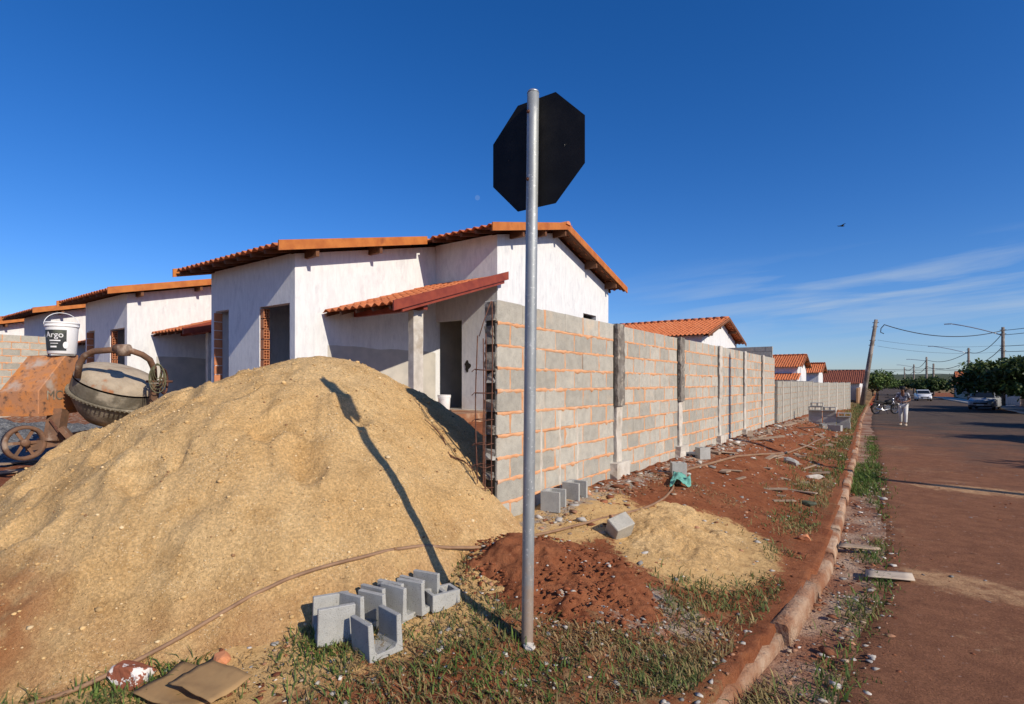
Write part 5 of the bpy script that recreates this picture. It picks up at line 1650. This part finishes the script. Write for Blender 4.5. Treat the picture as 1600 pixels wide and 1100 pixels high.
cable(lp + Vector((.55, 0, -.45)), r1 + Vector((0, 0, -.3)), .75, .035, 'thick sagging cable with a hooked loose end by the leaning pole', 30, True)
cable(lp + Vector((.1, 0, -1.7)), r1 + Vector((0, 0, -1.6)), .35, .010, 'faint thin wire from the leaning pole, upper of two', 24)
cable(lp + Vector((.1, 0, -2.2)), r1 + Vector((0, 0, -2.2)), .35, .010, 'faint thin wire from the leaning pole, lower of two', 24)
for i, (a, b) in enumerate(((r1, r2), (r2, r3), (r3, r5), (r5, r6))):
    for dz in (-.5, -1.7):
        cable(a + Vector((0, 0, dz)), b + Vector((0, 0, dz)), .8, .03 + .008 * i, 'black cable strung between the poles across the street')
e1_ = Vector((14, 38, r1.z + .6))
for dz in (-.3, -.7, -1.7, -2.2): cable(r1 + Vector((0, 0, dz)), e1_ + Vector((0, 0, dz)), .5, .025, 'black cable strung between the poles across the street')
for j, z in enumerate((4.2, 3.95, 3.3)):
    cable((-22, 96 + j, z + .2), (6.8, 118, z - .1), .35, .03, 'level cable crossing over the street before the far hill'); cable((6.8, 118, z - .1), (26, 128, z), .4, .03, 'level cable crossing over the street before the far hill')


# ------------------------------------------------------------------ vehicles
def wheel_parts(root, x, y, r, w, rim=.62, name='wheel'):
    m3 = Matrix.Rotation(R(90), 3, 'Y') if w > .1 else Matrix.Rotation(R(90), 3, 'Y')
    wh = MB().lathe([(r * rim, -w / 2), (r * .93, -w / 2), (r, -w * .35), (r, w * .35), (r * .93, w / 2), (r * rim, w / 2)], 26, m3).build(name, M['tyre'], root)
    wh.location = (x, y, r)
    rm = MB().lathe([(r * rim, -w * .42), (r * rim * .95, -w * .2), (r * rim * .95, w * .2), (r * rim, w * .42)], 24, m3)
    for i in range(6):
        a = 2 * math.pi * i / 6; rm.beam((0, 0, 0), (0, r * rim * math.cos(a), r * rim * math.sin(a)), w * .5, .035 if w > .12 else .016, (1, 0, 0))
    rm.build('rim', M['chrome'], wh)
    return wh


def car(name, loc, rz, paint, label):
    """hatchback, nose towards -Y"""
    root = tag(empty(name, loc, rz), label, 'car')
    st = [(-1.95, .32, .52, .62), (-1.88, .24, .66, .74), (-1.5, .20, .78, .80), (-.95, .18, .90, .82), (-.85, .18, .93, .83), (.6, .18, .95, .83), (1.5, .20, .95, .82), (1.82, .26, .90, .78), (1.90, .36, .72, .70)]
    secs = [[(-w, y, zl + .1), (-w * .93, y, zl), (w * .93, y, zl), (w, y, zl + .1), (w, y, zt - .12), (w * .92, y, zt), (-w * .92, y, zt), (-w, y, zt - .12)] for y, zl, zt, w in st]
    MB().rings(secs, smooth=True).build('body', paint, root)
    cab = [(-.92, .92, .92, .72), (-.30, .92, 1.40, .62), (.1, .92, 1.47, .60), (1.1, .92, 1.44, .60), (1.55, .92, 1.25, .62), (1.72, .92, .94, .70)]
    secs = [[(-.76, y, zb), (.76, y, zb), (w, y, zt), (-w, y, zt)] for y, zb, zt, w in cab]
    MB().rings(secs, smooth=False).build('cabin', paint, root)
    MB().add([(-.68, -.885, .955), (.68, -.885, .955), (.585, -.36, 1.365), (-.585, -.36, 1.365)], [(0, 1, 2, 3)]).build('windscreen', M['glass'], root).location = (0, -.012, .012)
    for s_ in (-1, 1):
        MB().prism([(s_ * .757, -.72, .96), (s_ * .757, 1.35, .96), (s_ * .645, 1.2, 1.33), (s_ * .638, -.28, 1.35)], (s_ * .012, 0, .002)).build('side_window', M['glass'], root)
        MB().prism([(s_ * .38, -1.90, .58), (s_ * .68, -1.86, .58), (s_ * .74, -1.70, .76), (s_ * .40, -1.82, .70)], (0, -.03, .0)).build('headlight', M['chrome'], root)
        MB().obox((s_ * .86, -.62, 1.0), (.16, .09, .12)).build('mirror', paint, root, .02)
        for y in (-1.22, 1.25): wheel_parts(root, s_ * .70, y, .29, .18)
    MB().box(-.42, .42, -1.965, -1.93, .44, .56).build('grille', M['black'], root)
    MB().box(-.22, .22, -1.985, -1.967, .34, .45).build('number_plate', M['white_paint'], root)
    MB().box(-.70, .70, -1.975, -1.90, .26, .35).build('bumper', M['black'], root, .015)
    return root


car('car', (6.1, 56.5, gr(0, 56) + .03), R(-14), M['car_grey'], 'grey hatchback parked in the deep shade of the round tree')
car('car', (3.5, 90.5, gr(0, 90) + .03), R(4), M['car_white'], 'white car parked further along the street')


def motorcycle(loc, rz):
    root = tag(empty('motorcycle', loc, rz), 'black motorcycle parked at the kerb behind the walking person', 'motorcycle')   # length along Y, front at +Y
    for y in (-.62, .66): wheel_parts(root, 0, y, .30, .09, .80)
    B = lambda m, n, mt, bev=0: m.build(n, mt, root, bev)
    B(MB().tube([(0, -.62, .30), (0, -.15, .36), (0, .1, .32)], .03, 8), 'swing_arm', M['chrome'])
    for s_ in (-1, 1):
        B(MB().tube([(s_ * .07, .66, .30), (s_ * .07, .44, .92)], .022, 8), 'fork', M['chrome'])
        B(MB().tube([(s_ * .10, -.6, .32), (s_ * .10, -.45, .68)], .03, 8), 'shock', M['chrome'])
        B(MB().tube([(s_ * .05, .42, .98), (s_ * .28, .38, 1.04), (s_ * .36, .28, 1.03)], .014, 6), 'handlebar', M['black'])
        B(MB().tube([(s_ * .22, .40, 1.04), (s_ * .28, .42, 1.18)], .007, 5).obox((s_ * .30, .42, 1.21), (.12, .02, .07)), 'mirror', M['black'])
    B(MB().rings([[(-w, y, z0), (w, y, z0), (w, y, z1 - .03), (w * .5, y, z1), (-w * .5, y, z1), (-w, y, z1 - .03)] for y, w, z0, z1 in ((-.05, .08, .62, .78), (.08, .13, .60, .88), (.28, .14, .62, .92), (.42, .07, .70, .88))]), 'tank', M['black'])
    B(MB().rings([[(-w, y, z0), (w, y, z0), (w, y, z1), (-w, y, z1)] for y, w, z0, z1 in ((-.80, .08, .76, .84), (-.5, .13, .70, .82), (-.1, .12, .68, .78), (.02, .08, .68, .74))], smooth=False), 'seat', M['tyre'], .02)
    B(MB().box(-.13, .13, -.10, .28, .24, .52).box(-.09, .09, .0, .2, .5, .62), 'engine', M['chrome'], .03)
    B(MB().tube([(.14, .2, .30), (.16, -.2, .24), (.17, -.75, .34)], [.03, .04, .05], 9), 'exhaust', M['chrome'])
    B(MB().tube([(0, .42, .92), (0, -.02, .62), (0, -.5, .62)], .035, 7).tube([(0, .40, .80), (0, .26, .26), (0, -.12, .24), (0, -.12, .6)], .025, 7), 'frame', M['black'])
    B(MB().lathe([(0, .06), (.06, .05), (.09, .0), (.085, -.05)], 16, Matrix.Rotation(R(-90), 3, 'X'), (0, .52, .94)), 'headlight', M['chrome'])
    B(MB().rings([[(-.06, .66 + .34 * math.cos(a), .3 + .34 * math.sin(a)), (.06, .66 + .34 * math.cos(a), .3 + .34 * math.sin(a)), (.06, .66 + .325 * math.cos(a), .3 + .325 * math.sin(a)), (-.06, .66 + .325 * math.cos(a), .3 + .325 * math.sin(a))] for a in np.linspace(R(20), R(150), 10)]), 'mudguard', M['black'])
    B(MB().rings([[(-.07, -.62 + .35 * math.cos(a), .3 + .35 * math.sin(a)), (.07, -.62 + .35 * math.cos(a), .3 + .35 * math.sin(a)), (.07, -.62 + .33 * math.cos(a), .3 + .33 * math.sin(a)), (-.07, -.62 + .33 * math.cos(a), .3 + .33 * math.sin(a))] for a in np.linspace(R(45), R(170), 10)]), 'mudguard', M['black'])
    B(MB().obox((0, -.93, .62), (.10, .05, .08)), 'tail_light', M['red_paint'])
    B(MB().beam((.05, .0, .3), (.28, -.05, .02), .02, .02), 'side_stand', M['black'])


mcx, mcy = G(1383, 647); motorcycle((mcx, mcy, gr(0, mcy) + .025), -math.atan2(math.cos(YAW + R(4)), math.sin(YAW + R(4))))


# ------------------------------------------------------------------ the walking person
def skin_obj(name, verts, edges, radii, mat, parent, root_i=0, sub=2):
    me = bpy.data.meshes.new(name); me.from_pydata(verts, edges, []); me.materials.append(mat)
    o = link(bpy.data.objects.new(name, me), parent)
    md_ = o.modifiers.new('skin', 'SKIN'); md_.use_smooth_shade = True
    lay = me.skin_vertices[0].data if me.skin_vertices else None
    if lay is None:
        bm = bmesh.new(); bm.from_mesh(me); bm.verts.layers.skin.verify(); bm.to_mesh(me); bm.free(); lay = me.skin_vertices[0].data
    for i, r in enumerate(radii):
        lay[i].radius = r if isinstance(r, tuple) else (r, r); lay[i].use_root = (i == root_i)
    s_ = o.modifiers.new('sub', 'SUBSURF'); s_.levels = sub; s_.render_levels = sub
    return o


def person(loc, rz):
    root = tag(empty('person', loc, rz), 'person in patterned white shirt, pale trousers and dark cap walking up the road', 'person')
    # faces -Y; leaning forward a little, looking down at the hands
    J = dict(pelvis=(0, .05, .93), waist=(0, .02, 1.08), chest=(0, -.06, 1.28), neck=(0, -.12, 1.44), jaw=(0, -.18, 1.50), head=(0, -.19, 1.58), crown=(0, -.17, 1.66), nose=(0, -.285, 1.555),
             lsh=(.17, -.07, 1.37), lel=(.25, -.02, 1.10), lwr=(.12, -.24, 1.04), lha=(.07, -.30, 1.05),
             rsh=(-.17, -.07, 1.37), rel_=(-.25, -.04, 1.10), rwr=(-.13, -.25, 1.06), rha=(-.08, -.31, 1.07),
             lhip=(.09, .05, .88), lkn=(.11, -.12, .50), lan=(.11, -.12, .09), lto=(.12, -.29, .03),
             rhip=(-.09, .05, .88), rkn=(-.10, .06, .48), ran=(-.11, .24, .12), rto=(-.12, .10, .03))
    E = [('pelvis', 'waist'), ('waist', 'chest'), ('chest', 'neck'), ('neck', 'jaw'), ('jaw', 'head'), ('head', 'crown'), ('head', 'nose'), ('chest', 'lsh'), ('lsh', 'lel'), ('lel', 'lwr'), ('lwr', 'lha'), ('chest', 'rsh'), ('rsh', 'rel_'), ('rel_', 'rwr'), ('rwr', 'rha'),
         ('pelvis', 'lhip'), ('lhip', 'lkn'), ('lkn', 'lan'), ('lan', 'lto'), ('pelvis', 'rhip'), ('rhip', 'rkn'), ('rkn', 'ran'), ('ran', 'rto')]
    RD = dict(pelvis=(.13, .10), waist=(.12, .09), chest=(.15, .10), neck=.05, jaw=.062, head=.085, crown=.07, nose=.014, lsh=.055, lel=.04, lwr=.028, lha=.032, rsh=.055, rel_=.04, rwr=.028, rha=.032, lhip=.085, lkn=.055, lan=.036, lto=.034, rhip=.085, rkn=.055, ran=.036, rto=.034)
    for s_, hnd in ((1, 'lha'), (-1, 'rha')):
        b = Vector(J[hnd])
        for f, (dx, L) in enumerate(((-.022, .060), (-.007, .072), (.008, .068), (.022, .052), (.034, .040))):
            d = Vector((-s_ * .5, -.6, -.25)) if f < 4 else Vector((-s_ * .9, -.1, .4)); d.normalize()
            m_, t_ = f'{hnd}f{f}a', f'{hnd}f{f}b'
            J[m_] = tuple(b + Vector((0, 0, -dx)) + d * (.02 + L * .5)); J[t_] = tuple(b + Vector((0, 0, -dx)) + d * (.015 + L) + Vector((0, .01, -.015))); RD[m_] = .009; RD[t_] = .007; E += [(hnd, m_), (m_, t_)]
    ks = list(J); ix = {k: i for i, k in enumerate(ks)}
    skin_obj('body', [J[k] for k in ks], [(ix[a], ix[b]) for a, b in E], [RD[k] for k in ks], M['skin'], root)
    sub_ = lambda keys, grow, name, mat, cut={}: skin_obj(name, [cut.get(k, J[k]) for k in keys], [(keys.index(a), keys.index(b)) for a, b in E if a in keys and b in keys],
                                                          [tuple(q + grow for q in RD[k]) if isinstance(RD[k], tuple) else RD[k] + grow for k in keys], mat, root)
    sub_(['pelvis', 'waist', 'chest', 'lsh', 'lel', 'rsh', 'rel_'], .026, 'shirt', M['shirt'], {'lel': (.225, -.035, 1.19), 'rel_': (-.225, -.05, 1.19), 'pelvis': (0, .05, .90)})
    sub_(['pelvis', 'lhip', 'lkn', 'lan', 'rhip', 'rkn', 'ran'], .022, 'trousers', M['trousers'], {'lan': (.11, -.12, .11)})
    MB().lathe([(.112, -.02), (.108, .04), (.085, .085), (0, .105)], 18, Matrix.Rotation(R(12), 3, 'X'), (0, -.18, 1.62)).build('cap', M['black'], root)
    MB().prism([(.085 * math.cos(a), -.25 - .13 * math.sin(a), 1.605 - .05 * math.sin(a)) for a in np.linspace(0, math.pi, 9)], (0, 0, .012)).build('cap_brim', M['black'], root)
    for s_, k in ((1, 'lto'), (-1, 'rto')):
        x, y, z = J[k]; MB().rings([[(x - .045, yy_, 0.002), (x + .045, yy_, 0.002), (x + .04, yy_, h_), (x - .04, yy_, h_)] for yy_, h_ in ((y - .06, .045), (y + .02, .075), (y + .12, .10), (y + .19, .09))]).build('shoe', M['cement_bag'], root, .012)
    return root


pxx, pyy = G(1411, 665); person((pxx, pyy, gr(0, pyy) + .024), R(-8))

# ------------------------------------------------------------------ bird
bd = Vector((*ray(1315, 42), CAM_Z + (HYP - 353) * 42 / FPX)); bird = tag(empty('bird', bd, R(35)), 'small dark bird gliding in the sky above the street', 'bird')
MB().rings([[(y, r * math.cos(a), r * math.sin(a)) for a in np.linspace(0, 2 * math.pi, 9)[:-1]] for y, r in ((-.22, .01), (-.1, .045), (.05, .06), (.16, .04), (.24, .008))]).build('body', M['black'], bird)
for s_ in (-1, 1):
    MB().prism([(.08, s_ * .03, .02), (.12, s_ * .25, .09), (.02, s_ * .5, .06), (-.03, s_ * .27, .07), (-.07, s_ * .03, .02)], (0, 0, .01)).build('wing', M['black'], bird)
MB().prism([(-.18, -.02, 0), (-.34, -.07, .0), (-.34, .07, .0), (-.18, .02, 0)], (0, 0, .01)).build('tail', M['black'], bird)
